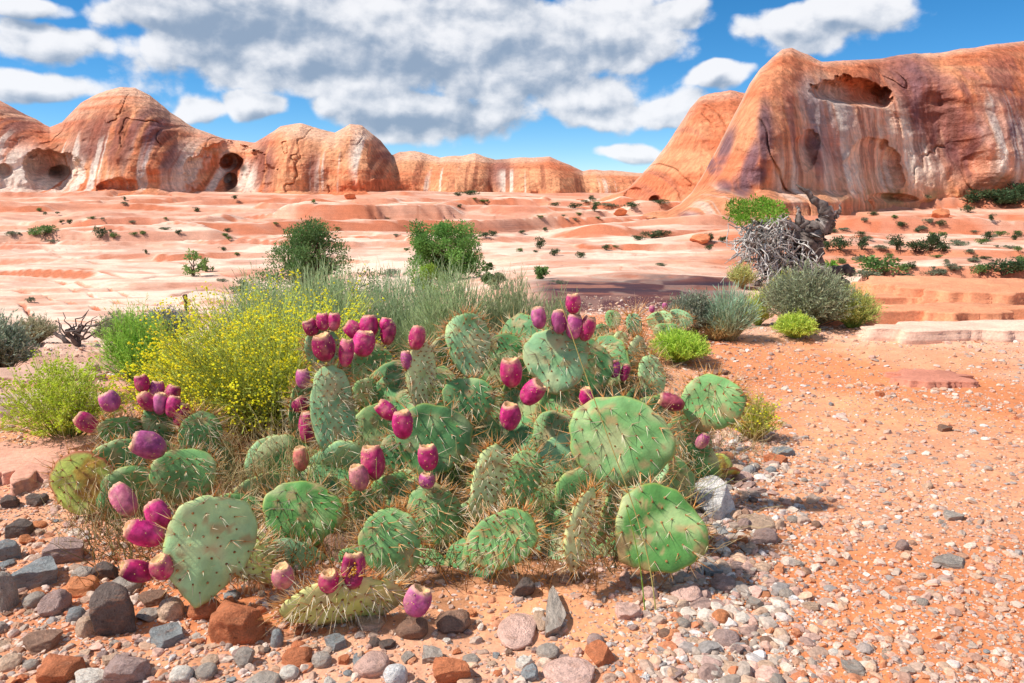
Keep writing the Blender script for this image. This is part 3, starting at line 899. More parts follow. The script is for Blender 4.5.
def pad_mesh(w, h, seed, colname, broad=.16, edge=None, sick=False):
    r = np.random.RandomState(seed)
    nr, ns = 15, 52
    rho = np.sin(np.linspace(0, 1, nr) * math.pi / 2) ; rho[0] = 0
    th = np.linspace(0, 2 * math.pi, ns, endpoint=False)
    ph1, ph2, ph3 = r.rand(3) * 6.28
    R, TH = np.meshgrid(rho[1:], th, indexing='ij')
    scal = 1 + .03 * np.sin(2 * TH + ph1) + .03 * np.sin(3 * TH + ph2) + .018 * np.sin(5 * TH + ph3) + .014 * np.cos(14 * TH + ph3) + .012 * np.sin(9 * TH + ph1)
    cz = -np.cos(TH)                      # -1 base, +1 tip
    X = w / 2 * np.sin(TH) * (1 + broad * cz) * scal
    neck = 1 - .22 * np.clip(-cz - .55, 0, 1) / .45 * np.sign(1)
    X = X * neck
    Z = h / 2 * cz * scal
    X = X * R; Z = Z * R
    T = min(w, h) * .045 + .005
    thick = T * np.sqrt(np.clip(1 - R ** 4.5, 0, 1)) * (1 + .12 * fbm(X * 30, Z * 30, seed, 2))
    bend = r.uniform(-.7, .7) / max(h, .05) * .12
    B = lambda x, z: bend * (x * x * 3 - z * z * 2) + .010 * fbm(x * 14, z * 14, seed + 3, 3) + r_w * x * z * 8
    r_w = r.uniform(-.1, .1); r_c = r.rand()
    base = PADC[colname] * (1 + r.uniform(-.06, .06))

    def colour(x, z, rr):
        n = fbm(x * 22, z * 22, seed + 8, 4)
        c = np.broadcast_to(base, x.shape + (3,)).copy()
        c = mixc(c, PADC['lime'], sst(.1, .7, n) * .45)
        c = mixc(c, PADC['deep'], sst(.1, .6, -n) * .45)
        c = mixc(c, srgb(190, 180, 90), sst(.94, 1.0, rr) * .45)
        cb = -.55 - .3 * r_c + .5 * fbm(x * 30, z * 30, seed + 18, 3)
        c = mixc(c, srgb(160, 132, 88), sst(cb, cb - .3, z / (h / 2)) * .8)
        sc2 = fbm(x * 36, z * 50, seed + 28, 4)
        c = mixc(c, srgb(176, 150, 104), sst(.30, .38, sc2) * .75)
        c = mixc(c, srgb(206, 200, 150), sst(.26, .5, fbm(x * 12, z * 12, seed + 38, 3)) * .5)
        if sick:
            c = mixc(c, srgb(176, 196, 80), np.full(x.shape, .6))
            k = sst(.0, .35, .8 - np.hypot((x - w * .16) / (w * .36), (z + h * .02) / (h * .52)) + .5 * fbm(x * 40, z * 40, 5, 3))
            c = mixc(c, srgb(196, 156, 66), k * .95)
            c = mixc(c, srgb(120, 70, 40), k * sst(.1, .4, fbm(x * 60, z * 60, 9, 3)) * .8)
            c = mixc(c, srgb(168, 52, 62), sst(.86, .98, rr) * .8 * (z > -h * .2))
        return c
    V = []; C = []
    for s in (-1, 1):
        V.append(np.concatenate([[[0, s * T + B(0, 0), 0]], np.stack([X, B(X, Z) + s * thick, Z], -1)[:-1].reshape(-1, 3)]))
        C.append(np.concatenate([colour(np.zeros(1), np.zeros(1), np.zeros(1)), colour(X, Z, R)[:-1].reshape(-1, 3)]))
    n1 = len(V[0])
    rim = np.stack([X[-1], B(X[-1], Z[-1]), Z[-1]], -1)
    V.append(rim); C.append(colour(X[-1:], Z[-1:], R[-1:]).reshape(-1, 3))
    quads = []; tris = []
    k = np.arange(ns); k2 = (k + 1) % ns
    for s, o in ((0, 0), (1, n1)):
        t = np.stack([np.full(ns, o), o + 1 + k, o + 1 + k2], 1)
        tris.append(t if s == 1 else t[:, ::-1])
        for i in range(nr - 3):
            a = o + 1 + i * ns; b = a + ns
            q = np.stack([a + k, b + k, b + k2, a + k2], 1); quads.append(q if s == 1 else q[:, ::-1])
        a = o + 1 + (nr - 3) * ns; b = 2 * n1
        q = np.stack([a + k, b + k, b + k2, a + k2], 1); quads.append(q if s == 1 else q[:, ::-1])
    me = make_mesh('pad', np.concatenate(V), [np.concatenate(tris), np.concatenate(quads)], np.concatenate(C), [M_pad])

    def outline(t):  # half width at angle
        s_ = 1 + .03 * math.sin(2 * t + ph1) + .03 * math.sin(3 * t + ph2) + .018 * math.sin(5 * t + ph3)
        c_ = -math.cos(t)
        return w / 2 * math.sin(t) * (1 + broad * c_) * (1 - .22 * max(-c_ - .55, 0) / .45) * s_, h / 2 * c_ * s_
    surf = lambda x, z: (T * math.sqrt(max(0, 1 - min(1, math.hypot(x / (w / 2 * (1 + broad * z / (h / 2))), z / (h / 2))) ** 4.5)))
    return me, outline, surf, B, T


def spine_mesh(w, h, outline, surf, B, seed, dens=1.0, length=1.0, orange=.5):
    r = np.random.RandomState(seed + 500)
    mb = MB()
    sp = max(.017, min(w, h) * .155)
    areo = []
    row = 0
    z = -h / 2 * .82
    while z < h / 2 * .93:
        x = -w / 2 + (sp * .5 if row % 2 else 0)
        while x < w / 2:
            xx = x + r.normal() * sp * .09; zz = z + r.normal() * sp * .09
            q = math.hypot(xx / (w / 2 * (1 + .16 * zz / (h / 2))), zz / (h / 2))
            if q < .90: areo.append((xx, zz, q))
            x += sp
        z += sp * .80; row += 1
    pos = []; d = []; L = []; c0 = []; c1 = []; R = []
    tp = []; tn = []
    for (x, z, q) in areo:
        for s in (-1, 1):
            y = B(x, z) + s * surf(x, z)
            p = np.array([x, y, z]); n = np.array([x * .9 / w, s * 1.0, z * .9 / h]); n /= np.linalg.norm(n)
            tp.append(p); tn.append(n)
            up = q * (z > 0)
            k = r.poisson((1.7 + 2.0 * up) * dens)
            for _ in range(min(k, 5)):
                v = n * r.uniform(.35, .9) + r.normal(size=3) * .32 + np.array([x * 1.2 / w, 0, -.45 + .5 * up])
                pos.append(p); d.append(v); L.append(r.uniform(.014, .042) * length); R.append(r.uniform(.0008, .0012))
                o = r.rand() < orange * .6
                c0.append(ORANGE if o else STRAW * .75); c1.append(STRAW if o else WHITE)
            for _ in range(4):   # short bristles
                v = n + r.normal(size=3) * .5
                pos.append(p); d.append(v); L.append(r.uniform(.003, .007)); R.append(.0006); c0.append(ORANGE * .8); c1.append(ORANGE)
    m = int(2 * (w + h) / sp * 1.0)
    for i in range(m):
        t = .5 + (2 * math.pi - 1.0) * (i + r.uniform(-.2, .2)) / m
        x, z = outline(t)
        p = np.array([x * .985, B(x, z), z * .985])
        n = np.array([x / (w * w), 0, z / (h * h)]); n /= np.linalg.norm(n)
        tp.append(p); tn.append(n)
        topn = .5 + .5 * (-math.cos(t))
        for _ in range(r.poisson((1.8 + 3.0 * topn) * dens)):
            v = n * r.uniform(.6, 1.0) + r.normal(size=3) * .38
            pos.append(p); d.append(v); L.append(r.uniform(.014, .046) * length); R.append(r.uniform(.0008, .0012))
            o = r.rand() < orange + .25
            c0.append(ORANGE if o else STRAW * .75); c1.append(ORANGE * 1.25 if r.rand() < .35 else STRAW)
        for _ in range(6):
            v = n + r.normal(size=3) * .5
            pos.append(p); d.append(v); L.append(r.uniform(.004, .009)); R.append(.0007); c0.append(ORANGE * .85); c1.append(ORANGE)
    mb.cones(np.array(pos), np.array(d), np.array(L), np.array(R), np.array(c0), np.array(c1), 0)
    # felt tufts
    tp = np.array(tp); tn = np.array(tn)
    V0, F0 = ICO[0]
    N = len(tp); sc = r.uniform(.0017, .0030, (N, 1, 1))
    V = tp[:, None, :] + V0[None] * sc
    Fa = F0[None] + (np.arange(N) * len(V0))[:, None, None]
    cc = np.where(r.rand(N, 1) < .5, srgb(140, 96, 60)[None], srgb(170, 128, 84)[None])
    mb.add(V.reshape(-1, 3), tris=Fa.reshape(-1, 3), col=np.repeat(cc, len(V0), 0), m=1)
    return mb.mesh('spines', [M_spine, M_tuft], smooth=False)


def fruit_mesh(seed, L, Wd, tone, open_=False):
    """lathe: base at origin, top at +z"""
    r = np.random.RandomState(seed)
    ns = 22
    prof_ = [(0.0, .0), (.26, .0), (.44, .04), (.70, .14), (.89, .28), (.98, .43), (1.0, .57), (.95, .72), (.85, .86), (.73, .95), (.65, 1.0), (.58, .985), (.47, .90), (.30, .86), (0.0, .85)]
    th = np.linspace(0, 2 * math.pi, ns, endpoint=False)
    V = []; C = []
    tones = {'magenta': (srgb(178, 22, 98), srgb(212, 62, 130)), 'deep': (srgb(140, 18, 76), srgb(186, 44, 104)), 'pink': (srgb(196, 98, 128), srgb(214, 136, 142)),
             'violet': (srgb(166, 66, 124), srgb(196, 104, 150)), 'tan': (srgb(198, 128, 98), srgb(188, 92, 92))}
    a, b = tones[tone]; f_ = r.uniform(.78, 1.12); a = a * f_; b = b * f_ * r.uniform(.9, 1.15)
    if r.rand() < .2: b = b * .6 + srgb(178, 120, 90) * .4
    scar = srgb(218, 178, 128)
    for i, (q, z) in enumerate(prof_):
        wob = 1 + .05 * np.sin(2 * th + seed) + .04 * np.sin(3 * th + seed * 2.1 + i * .2) + .03 * np.sin(7 * th + i * .9 + seed) + .05 * fbm(np.cos(th) * 2, np.sin(th) * 2, i * .35 + seed, 3)
        x = Wd / 2 * q * np.cos(th) * wob; y = Wd / 2 * q * np.sin(th) * wob
        zz = np.full(ns, L * z) + (L * .03 * np.sin(th * 2 + seed) if .6 < z else 0) + (.0012 * np.sin(9 * th + seed) if z > .95 else 0)
        V.append(np.stack([x, y, zz], -1))
        n = fbm(x * 90, y * 90, zz * 70 + seed, 3)
        if i < 11: c = mixc(np.broadcast_to(a, (ns, 3)).copy(), b, sst(-.3, .5, n)); 
        else: c = np.broadcast_to(scar, (ns, 3)) * (1 + .2 * n[:, None])
        if 9 <= i <= 10: c = c * .4 + scar * .6
        c = c * (1 - .35 * sst(.2, .4, fbm(x * 60, y * 60, zz * 60 + seed, 3))[:, None]) + srgb(196, 150, 120) * .35 * sst(.2, .4, fbm(x * 60, y * 60, zz * 60 + seed, 3))[:, None]
        if i < 3: c = c * .5 + srgb(130, 110, 60) * .5
        C.append(c)
    V = np.array(V); C = np.array(C)
    if open_:      # torn flank: push one side in
        ang = np.arctan2(V[..., 1], V[..., 0]); hole = np.exp(-((np.abs((ang + 1.57 + np.pi) % (2 * np.pi) - np.pi)) / .62) ** 4) * np.exp(-((V[..., 2] / L - .55) / .30) ** 4)
        V[..., 0] *= 1 - .55 * hole; V[..., 1] *= 1 - .55 * hole
        C = C * (1 - hole[..., None]) + srgb(120, 20, 60) * hole[..., None]
    K = len(prof_)
    idx = np.arange(K * ns).reshape(K, ns); nx = np.roll(idx, -1, 1)
    q = np.stack([idx[:-1], nx[:-1], nx[1:], idx[1:]], -1)
    mb = MB()
    mi = np.zeros(len(q.reshape(-1, 4)), int)
    mb.add(V.reshape(-1, 3), quads=q[:10].reshape(-1, 4), col=C.reshape(-1, 3), m=0)
    mb.Q.append(q[10:].reshape(-1, 4)); mb.qm.append(np.full(len(q[10:].reshape(-1, 4)), 1))
    # little pale areoles on the skin
    N = 26
    t = r.rand(N) * 6.28; kz = r.uniform(.2, .97, N)
    qq = np.interp(kz, [p[1] for p in prof_[1:11]], [p[0] for p in prof_[1:11]])
    p = np.stack([Wd / 2 * qq * np.cos(t), Wd / 2 * qq * np.sin(t), L * kz], -1)
    V0, F0 = ICO[0]
    mb.add((p[:, None, :] + V0[None] * .0011).reshape(-1, 3), tris=(F0[None] + (np.arange(N) * 12)[:, None, None]).reshape(-1, 3), col=srgb(226, 196, 120), m=1)
    tf = p[::2]; nn_ = np.stack([np.cos(t[::2]), np.sin(t[::2]), .5 * np.ones(len(tf))], -1)
    for _ in range(4):
        mb.cones(tf, nn_ + r.normal(size=tf.shape) * .5, .0032, .0005, srgb(220, 180, 100), srgb(240, 220, 160), 1)
    if open_:
        N = 40
        p = np.stack([r.normal(size=N) * Wd * .13, np.full(N, -Wd * .2) + r.normal(size=N) * .0015, L * (.55 + r.normal(size=N) * .13)], -1)
        mb.add((p[:, None, :] + V0[None] * .0021).reshape(-1, 3), tris=(F0[None] + (np.arange(N) * 12)[:, None, None]).reshape(-1, 3), col=srgb(206, 150, 52), m=1)
    return mb.mesh('fruit', [M_fruit, M_scar])


PADS = {}
pad_count = [0]
WORLD = {}     # pad key -> world matrix


def add_pad(plant, key, px, py, Y, w, h, rot=0, yaw=0, pitch=0, col='mid', dens=1.0, length=1.0, orange=.5, label=None, sick=False, broad=.16):
    pad_count[0] += 1
    seed = pad_count[0] * 13
    k = Y / F / CP * 1.0
    W_, H_ = w * k / max(.35, math.cos(math.radians(yaw))), h * k / max(.35, math.cos(math.radians(pitch)))
    M = img_frame(px, py, Y) @ Matrix.Rotation(math.radians(rot), 4, 'Y') @ Matrix.Rotation(math.radians(yaw), 4, 'Z') @ Matrix.Rotation(math.radians(pitch), 4, 'X')
    me, outline, surf, B, T = pad_mesh(W_, H_, seed, col, broad, sick=sick)
    o = link('pad', me, plant, Matrix.Translation(-plant.location) @ M)
    if label: o['label'] = label
    sm = spine_mesh(W_, H_, outline, surf, B, seed, dens, length, orange)
    link('spines', sm, o)
    PADS[key] = o; WORLD[key] = M
    return o


FRU = {}


def add_fruit(key, px, py, w, h, rot=0, tone='magenta', tilt=0, Y=None, open_=False):
    """centre pixel, size in pixels, rot = lean of its axis in the picture"""
    o = PADS[key]; Mp = WORLD[key]
    if Y is None: Y = Mp.translation.y - .012
    k = Y / F / CP
    M = img_frame(px, py, Y) @ Matrix.Rotation(math.radians(rot), 4, 'Y') @ Matrix.Rotation(math.radians(tilt), 4, 'X')
    L, Wd = h * k * 1.0, w * k * .98
    M = M @ Matrix.Translation((0, 0, -L / 2))
    me = fruit_mesh(len(FRU) * 7 + 3, L, Wd, tone, open_)
    FRU[len(FRU)] = 1
    f = link('fruit', me, o, Mp.inverted() @ M)
    if open_: f['label'] = 'fruit torn open with its golden seeds showing'
    return f


def plant(label, px, Y, group='prickly pear plants of the clump'):
    return thing('prickly_pear_cactus', label, 'cactus', on_ground(px, Y), group)


# 1: left end of the clump
p = plant('small prickly pear at the left end of the clump with a rotting yellow pad', 130, 1.95)
add_pad(p, 'A4', 122, 432, 2.02, 42, 34, 10, 20, 20, 'mid', 1.6, 1.2)
add_pad(p, 'A5', 160, 425, 2.08, 34, 44, -12, 20, 0, 'dark', 1.2, 1.2)
add_pad(p, 'A6', 200, 436, 2.05, 42, 50, 12, 15, 0, 'mid', 1.8, 1.4)
add_pad(p, 'A2', 118, 466, 1.92, 52, 56, -8, 10, 0, 'mid')
add_pad(p, 'A3', 184, 476, 1.86, 66, 56, 10, 0, 5, 'mid', 1.3)
add_pad(p, 'A1', 83, 484, 1.84, 60, 66, -4, -12, 0, 'yellow', 1.0, 1.0, .9, 'rotting yellow pad with a red rim and brown middle', sick=True)
add_fruit('A4', 110, 402, 20, 21, -20, 'violet'); add_fruit('A4', 87, 423, 19, 24, -45, 'deep')
add_fruit('A5', 148, 402, 17, 22, -35, 'magenta', 10); add_fruit('A5', 160, 404, 16, 22, 5, 'violet', 10); add_fruit('A5', 173, 407, 16, 22, 15, 'magenta'); add_fruit('A5', 181, 416, 15, 26, 15, 'deep')
add_fruit('A5', 142, 384, 14, 18, -10, 'deep', 0, 2.14); add_fruit('A5', 157, 390, 14, 18, 10, 'violet', 0, 2.16); add_fruit('A5', 172, 394, 15, 18, 25, 'deep', 0, 2.15)
add_fruit('A3', 149, 446, 28, 34, -62, 'violet', 0, 1.8)
add_fruit('A2', 124, 501, 25, 36, -22, 'pink', -15, 1.74)

# 2: front left
p = plant('low prickly pear in front on the left, its big pale pad facing the camera', 205, 1.66)
add_pad(p, 'A9', 252, 558, 1.47, 46, 60, -40, 50, 0, 'yellow', 2.4, 1.0, 1.0)
add_pad(p, 'A12', 236, 520, 1.76, 62, 54, 15, 10, 15, 'mid', 1.2)
add_pad(p, 'A7', 210, 548, 1.40, 90, 112, 14, 14, 8, 'pale', .75, .9, .35, 'large pale pad with few spines')
add_fruit('A7', 159, 515, 26, 32, -25, 'magenta', 0, 1.44); add_fruit('A7', 145, 534, 28, 40, -62, 'magenta', 10, 1.38)
add_fruit('A7', 138, 571, 24, 34, -66, 'deep', 10, 1.37); add_fruit('A7', 162, 568, 24, 26, -20, 'magenta', 30, 1.345)

# 3: rear left, dark red fruit crowns
p = plant('tall prickly pear at the rear left of the clump crowned with dark red fruits', 345, 2.2)
add_pad(p, 'B10', 372, 372, 2.22, 42, 60, 6, 10, 0, 'mid', 1.2)
add_pad(p, 'B11', 322, 350, 2.20, 34, 46, 0, 20, 0, 'blue', 1)
add_pad(p, 'B12', 303, 412, 2.12, 30, 60, 8, 30, 0, 'dark', 1)
add_pad(p, 'B6', 395, 392, 2.12, 40, 40, 0, 0, 0, 'dark')
add_pad(p, 'B7', 366, 394, 2.10, 26, 34, 0, 30, 0, 'mid')
add_pad(p, 'B1', 334, 416, 1.95, 44, 110, -3, 10, 0, 'blue', .9, 1.0, .2, 'tall narrow blue-green pad', broad=.05)
add_pad(p, 'B13', 312, 480, 1.92, 44, 60, 0, 15, 0, 'dark')
for a in ((311, 328, 15, 17, -20, 'deep'), (323, 322, 13, 18, 0, 'magenta'), (334, 322, 13, 18, 5, 'magenta')): add_fruit('B11', *a, 0, 2.18)
for a in ((354, 331, 17, 21, -45, 'magenta'), (369, 327, 20, 23, 5, 'magenta'), (388, 333, 17, 24, 8, 'deep'), (386, 325, 15, 14, 10, 'magenta')): add_fruit('B10', *a, 0, 2.17)
add_fruit('B10', 364, 344, 23, 26, 10, 'magenta', 5, 2.10)
add_fruit('B1', 324, 348, 23, 28, -12, 'deep', 15, 1.98); add_fruit('B1', 346, 353, 15, 28, 8, 'magenta', 0, 2.0)
add_fruit('B12', 303, 379, 14, 20, 0, 'violet'); add_fruit('B12', 300, 405, 18, 16, -20, 'deep'); add_fruit('B12', 308, 427, 20, 32, 3, 'deep', 0, 1.98)
add_fruit('B13', 301, 459, 17, 25, 0, 'tan', 15, 1.86)

# 4: middle
p = plant('tallest prickly pear in the middle of the clump with rounded blue-green pads', 470, 2.05)
add_pad(p, 'B14', 500, 362, 2.16, 44, 60, 12, 0, 0, 'dark')
add_pad(p, 'B3', 469, 346, 2.06, 44, 68, -4, 8, 0, 'blue', 1.2, 1.0, .7, 'upright oval blue-green pad with an orange spiny crown')
add_pad(p, 'B15', 440, 395, 2.08, 44, 56, -10, 0, 0, 'dark')
add_pad(p, 'B2', 421, 376, 1.97, 30, 70, 6, 34, 0, 'lime', 1.2, 1.0, .5, broad=.05)
add_pad(p, 'B4', 469, 401, 1.96, 54, 48, 6, 0, 0, 'dark', .9)
add_pad(p, 'B8', 402, 455, 1.86, 44, 48, -10, 0, 0, 'dark')
add_pad(p, 'B5', 433, 441, 1.82, 80, 74, 4, 0, 0, 'dark', 1.0, 1.15, .1, 'broad dark green pad with long white spines', broad=.2)
add_fruit('B2', 417, 338, 18, 24, 8, 'magenta'); add_fruit('B2', 407, 361, 13, 20, -8, 'violet')
add_fruit('B5', 403, 425, 22, 29, -4, 'magenta', 12, 1.72); add_fruit('B5', 387, 411, 17, 24, -50, 'magenta', 0, 1.76)
add_fruit('B5', 428, 458, 21, 27, -4, 'magenta', 15, 1.66); add_fruit('B5', 427, 481, 17, 16, 5, 'violet', 15, 1.66)
add_fruit('B8', 373, 463, 25, 35, -6, 'magenta', 10, 1.74); add_fruit('B8', 359, 478, 21, 27, -10, 'pink', 15, 1.70)

# 5: rear middle-right
p = plant('prickly pear with a grey-green fan pad bearing a row of violet fruits', 560, 2.15)
add_pad(p, 'C2', 583, 372, 2.10, 54, 66, 30, 0, 0, 'dark', 1)
add_pad(p, 'C1', 556, 362, 2.03, 64, 66, 6, 0, 0, 'blue', .9, 1.0, .3, broad=.3)
add_pad(p, 'C3', 520, 420, 2.08, 44, 60, 0, 10, 0, 'dark')
add_pad(p, 'D5', 556, 440, 1.95, 52, 60, 20, 0, 0, 'dark')
add_pad(p, 'C10', 600, 405, 2.12, 44, 44, 10, 0, 0, 'dark', 1.3)
for a in ((539, 318, 16, 22, -6, 'violet'), (559, 322, 17, 24, -4, 'violet'), (574, 327, 18, 25, 4, 'violet'), (587, 329, 16, 25, 16, 'deep'), (573, 304, 15, 20, -3, 'magenta')): add_fruit('C1', *a, 5)
add_fruit('C3', 511, 373, 22, 30, -3, 'magenta', 15, 1.92); add_fruit('C3', 532, 393, 22, 28, 42, 'magenta', 20, 1.88); add_fruit('C3', 510, 417, 22, 28, 2, 'magenta', 20, 1.86)
add_fruit('C10', 614, 369, 13, 18, 0, 'violet'); add_fruit('C10', 625, 373, 10, 18, 15, 'deep'); add_fruit('C10', 586, 398, 15, 21, 0, 'magenta', 15, 1.98)

# 6: right rear thin pads
p = plant('thin spiny prickly pear at the rear right holding up small narrow pads', 645, 2.3)
add_pad(p, 'C5', 635, 366, 2.20, 22, 60, 6, 40, 0, 'blue', 1.6, 1.4, .9, broad=.05)
add_pad(p, 'C6', 652, 380, 2.16, 27, 52, -4, 20, 0, 'pale', 1.4, 1.4, .6)
add_pad(p, 'C7', 621, 340, 2.32, 15, 18, -8, 10, 0, 'lime', 1.2)
add_pad(p, 'C8', 634, 326, 2.34, 16, 26, -10, 20, 0, 'blue', 1.6, 1.6, 1.0)
add_pad(p, 'C9', 640, 410, 2.14, 30, 54, 0, 0, 0, 'dark', 1.2)

# 7: front middle
p = plant('low prickly pear in front with a spiny pad above one lying flat', 370, 1.64)
add_pad(p, 'E7', 393, 492, 1.78, 46, 40, -10, 0, 15, 'mid', 1.2)
add_pad(p, 'E10', 364, 510, 1.72, 34, 44, -14, 40, 0, 'mid', 1.8, 1.2, .8)
add_pad(p, 'E1', 303, 516, 1.66, 84, 70, 8, 0, 0, 'deep', 1.0, 1.1, .1, 'wide dark green pad with paired white spines')
add_pad(p, 'E3', 437, 516, 1.66, 54, 72, -24, 12, 0, 'mid', 1.9, 1.2, .8)
add_pad(p, 'E2', 392, 546, 1.49, 64, 78, -12, 6, 4, 'mid', 1.5, 1.0, .8)
add_pad(p, 'E8', 345, 602, 1.34, 130, 46, -3, 0, 52, 'yellow', 1.5, 1.2, .6, 'pad lying flat on the stones', broad=.0)
add_fruit('E8', 283, 577, 24, 26, -8, 'pink', 30, 1.36); add_fruit('E8', 329, 582, 22, 25, 0, 'magenta', 38, 1.31)
add_fruit('E8', 353, 571, 25, 37, 4, 'deep', 8, 1.33, True); add_fruit('E8', 417, 602, 29, 32, 24, 'violet', 22, 1.31)

# 8: centre front right
p = plant('prickly pear in the front centre with a bright yellow-green pad and an edge-on pad', 520, 1.66)
add_pad(p, 'E11', 482, 520, 1.76, 50, 50, 0, 0, 0, 'dark', 1.3)
add_pad(p, 'E12', 552, 520, 1.80, 60, 74, 0, 0, 0, 'dark', 1.6, 1.3)
add_pad(p, 'E5', 523, 478, 1.70, 38, 60, 20, 12, 0, 'mid', 1.5, 1.0, 1.0)
add_pad(p, 'E4', 487, 481, 1.63, 34, 80, 16, 30, 0, 'lime', 1.4, 1.0, .9, 'narrow bright yellow-green pad', broad=.1)
add_pad(p, 'E6', 499, 541, 1.51, 56, 84, 62, 0, 18, 'mid', 1.5, 1.1, .6)
add_pad(p, 'D7', 608, 515, 1.62, 14, 64, 12, 62, 0, 'mid', 2.0, 1.0, .9, broad=.05)
add_pad(p, 'D6', 579, 530, 1.48, 22, 92, 12, 62, 0, 'lime', 1.8, 1.1, .9, 'edge-on pale pad bristling with orange spines', broad=.05)

# 9: right
p = plant('large prickly pear at the right end of the clump with three big round green pads', 640, 1.72)
add_pad(p, 'D4', 676, 448, 1.90, 34, 70, 12, 25, 0, 'mid', 1.5, 1.2, .8)
add_pad(p, 'D8', 628, 500, 1.76, 56, 70, 0, 0, 0, 'dark', 1.2)
add_pad(p, 'D2', 712, 404, 1.88, 64, 58, 6, 0, 0, 'mid', 1.1, 1.3, .9, 'round pad held out to the right with tall orange spines on its rim')
add_pad(p, 'D9', 700, 446, 1.92, 26, 44, -20, 30, 0, 'mid', 1.5)
add_pad(p, 'D3', 657, 531, 1.49, 96, 94, 40, 4, -6, 'deep', .9, 1.0, .4, 'big round pad leaning over the gravel')
add_pad(p, 'D1', 620, 442, 1.62, 108, 92, 4, 0, 0, 'mid', .95, 1.05, .4, 'largest round green pad', broad=.12)
add_fruit('D2', 672, 402, 17, 26, -75, 'deep'); add_fruit('D9', 702, 441, 13, 18, 28, 'violet', 0, 1.86)

# pads half hidden inside the clump
fr_ = np.random.RandomState(23)
plants = [o for o in COL.objects if o.name.startswith('prickly_pear_cactus')]
for (fx, fy, fY, fw, fh, pi) in ((140, 470, 2.0, 50, 46, 0), (170, 500, 1.9, 44, 40, 0), (205, 470, 2.05, 44, 50, 0), (232, 548, 1.72, 44, 50, 1), (262, 505, 1.9, 46, 46, 1), (275, 470, 2.0, 40, 50, 1),
        (345, 500, 1.9, 46, 50, 2), (358, 450, 2.05, 46, 60, 2), (352, 395, 2.2, 40, 60, 2), (395, 425, 2.05, 50, 50, 3), (470, 450, 1.95, 56, 60, 3), (455, 480, 1.84, 50, 54, 3), (410, 500, 1.75, 44, 44, 3),
        (500, 440, 2.0, 50, 54, 4), (535, 385, 2.12, 40, 54, 4), (600, 365, 2.2, 36, 44, 4), (575, 470, 1.85, 54, 50, 7), (535, 500, 1.80, 50, 60, 7), (455, 550, 1.66, 46, 44, 7), (545, 555, 1.62, 44, 36, 7),
        (590, 500, 1.76, 50, 50, 8), (660, 480, 1.80, 44, 44, 8), (690, 470, 1.88, 40, 40, 8), (625, 395, 2.2, 40, 44, 5), (325, 540, 1.70, 50, 40, 6), (420, 570, 1.56, 40, 34, 6), (365, 570, 1.56, 50, 36, 6),
        (300, 566, 1.55, 54, 34, 6), (262, 572, 1.50, 40, 30, 1), (470, 566, 1.54, 40, 40, 7), (130, 498, 1.84, 44, 44, 0), (160, 470, 1.96, 40, 40, 0), (282, 470, 2.0, 44, 50, 2),
        (340, 476, 1.9, 44, 50, 2), (380, 440, 2.0, 44, 50, 3), (400, 398, 2.1, 44, 50, 3), (446, 372, 2.14, 36, 60, 3), (490, 400, 2.08, 44, 50, 4), (520, 350, 2.2, 36, 50, 4), (545, 420, 2.0, 46, 50, 4),
        (570, 410, 2.05, 44, 50, 4), (505, 500, 1.8, 50, 60, 7), (560, 545, 1.64, 40, 50, 7), (600, 560, 1.60, 50, 40, 8), (590, 450, 1.9, 44, 60, 8), (655, 430, 2.0, 40, 54, 5), (625, 470, 1.85, 60, 50, 8), (420, 520, 1.72, 50, 60, 6),
        (345, 560, 1.60, 44, 40, 6), (330, 500, 1.84, 50, 50, 6)):
    add_pad(plants[pi], 'fill%d_%d' % (fx, fy), fx, fy, fY + .03, fw * 1.45, fh * 1.45, fr_.uniform(-40, 40), fr_.uniform(-40, 40), fr_.uniform(-15, 25), ['dark', 'mid', 'dark', 'blue'][fr_.randint(4)], .55, 1.1, .3)

# 10: distant small plants
p = thing('prickly_pear_cactus', 'small far prickly pear with two violet fruits beside the grey shrub', 'cactus', on_ground(668, 4.0))
add_pad(p, 'F1', 660, 322, 4.0, 26, 22, -10, 0, 0, 'pale', .8); add_pad(p, 'F2', 680, 320, 4.05, 26, 20, 20, 0, 0, 'blue', .8); add_pad(p, 'F3', 668, 332, 3.95, 30, 18, 0, 0, 0, 'mid', .8)
add_fruit('F1', 652, 309, 6, 8, 0, 'violet'); add_fruit('F2', 665, 306, 6, 7, 0, 'violet')
p = thing('prickly_pear_cactus', 'little fruitless prickly pear behind the clump seen over the thin pads', 'cactus', on_ground(608, 3.4))
add_pad(p, 'G1', 613, 320, 3.4, 16, 20, -4, 0, 0, 'mid', .8); add_pad(p, 'G2', 601, 334, 3.4, 18, 20, -20, 0, 0, 'dark', .8); add_pad(p, 'G3', 612, 342, 3.35, 18, 20, 0, 0, 0, 'dark', .8)
# fallen dead pad, half eaten
def fallen_pad():
    t = thing('fallen_pad', 'dried yellow fallen cactus pad with a brown hollow, by the white boulder', 'fallen pad', P(717, 470, 1.95))
    me, ol, sf, B, T = pad_mesh(.095, .075, 991, 'yellow', .05, sick=True)
    M = Matrix.Rotation(math.radians(-30), 4, 'X') @ Matrix.Rotation(.3, 4, 'Z')
    a = link('husk', me, t, M)
    me2, ol, sf, B, T = pad_mesh(.05, .06, 992, 'yellow', .05, sick=True)
    link('husk', me2, t, Matrix.Translation((.03, -.03, -.005)) @ Matrix.Rotation(1.0, 4, 'X'))
    t.location = tuple(hit(717, 478) + Vector((0, 0, .035)))
fallen_pad()


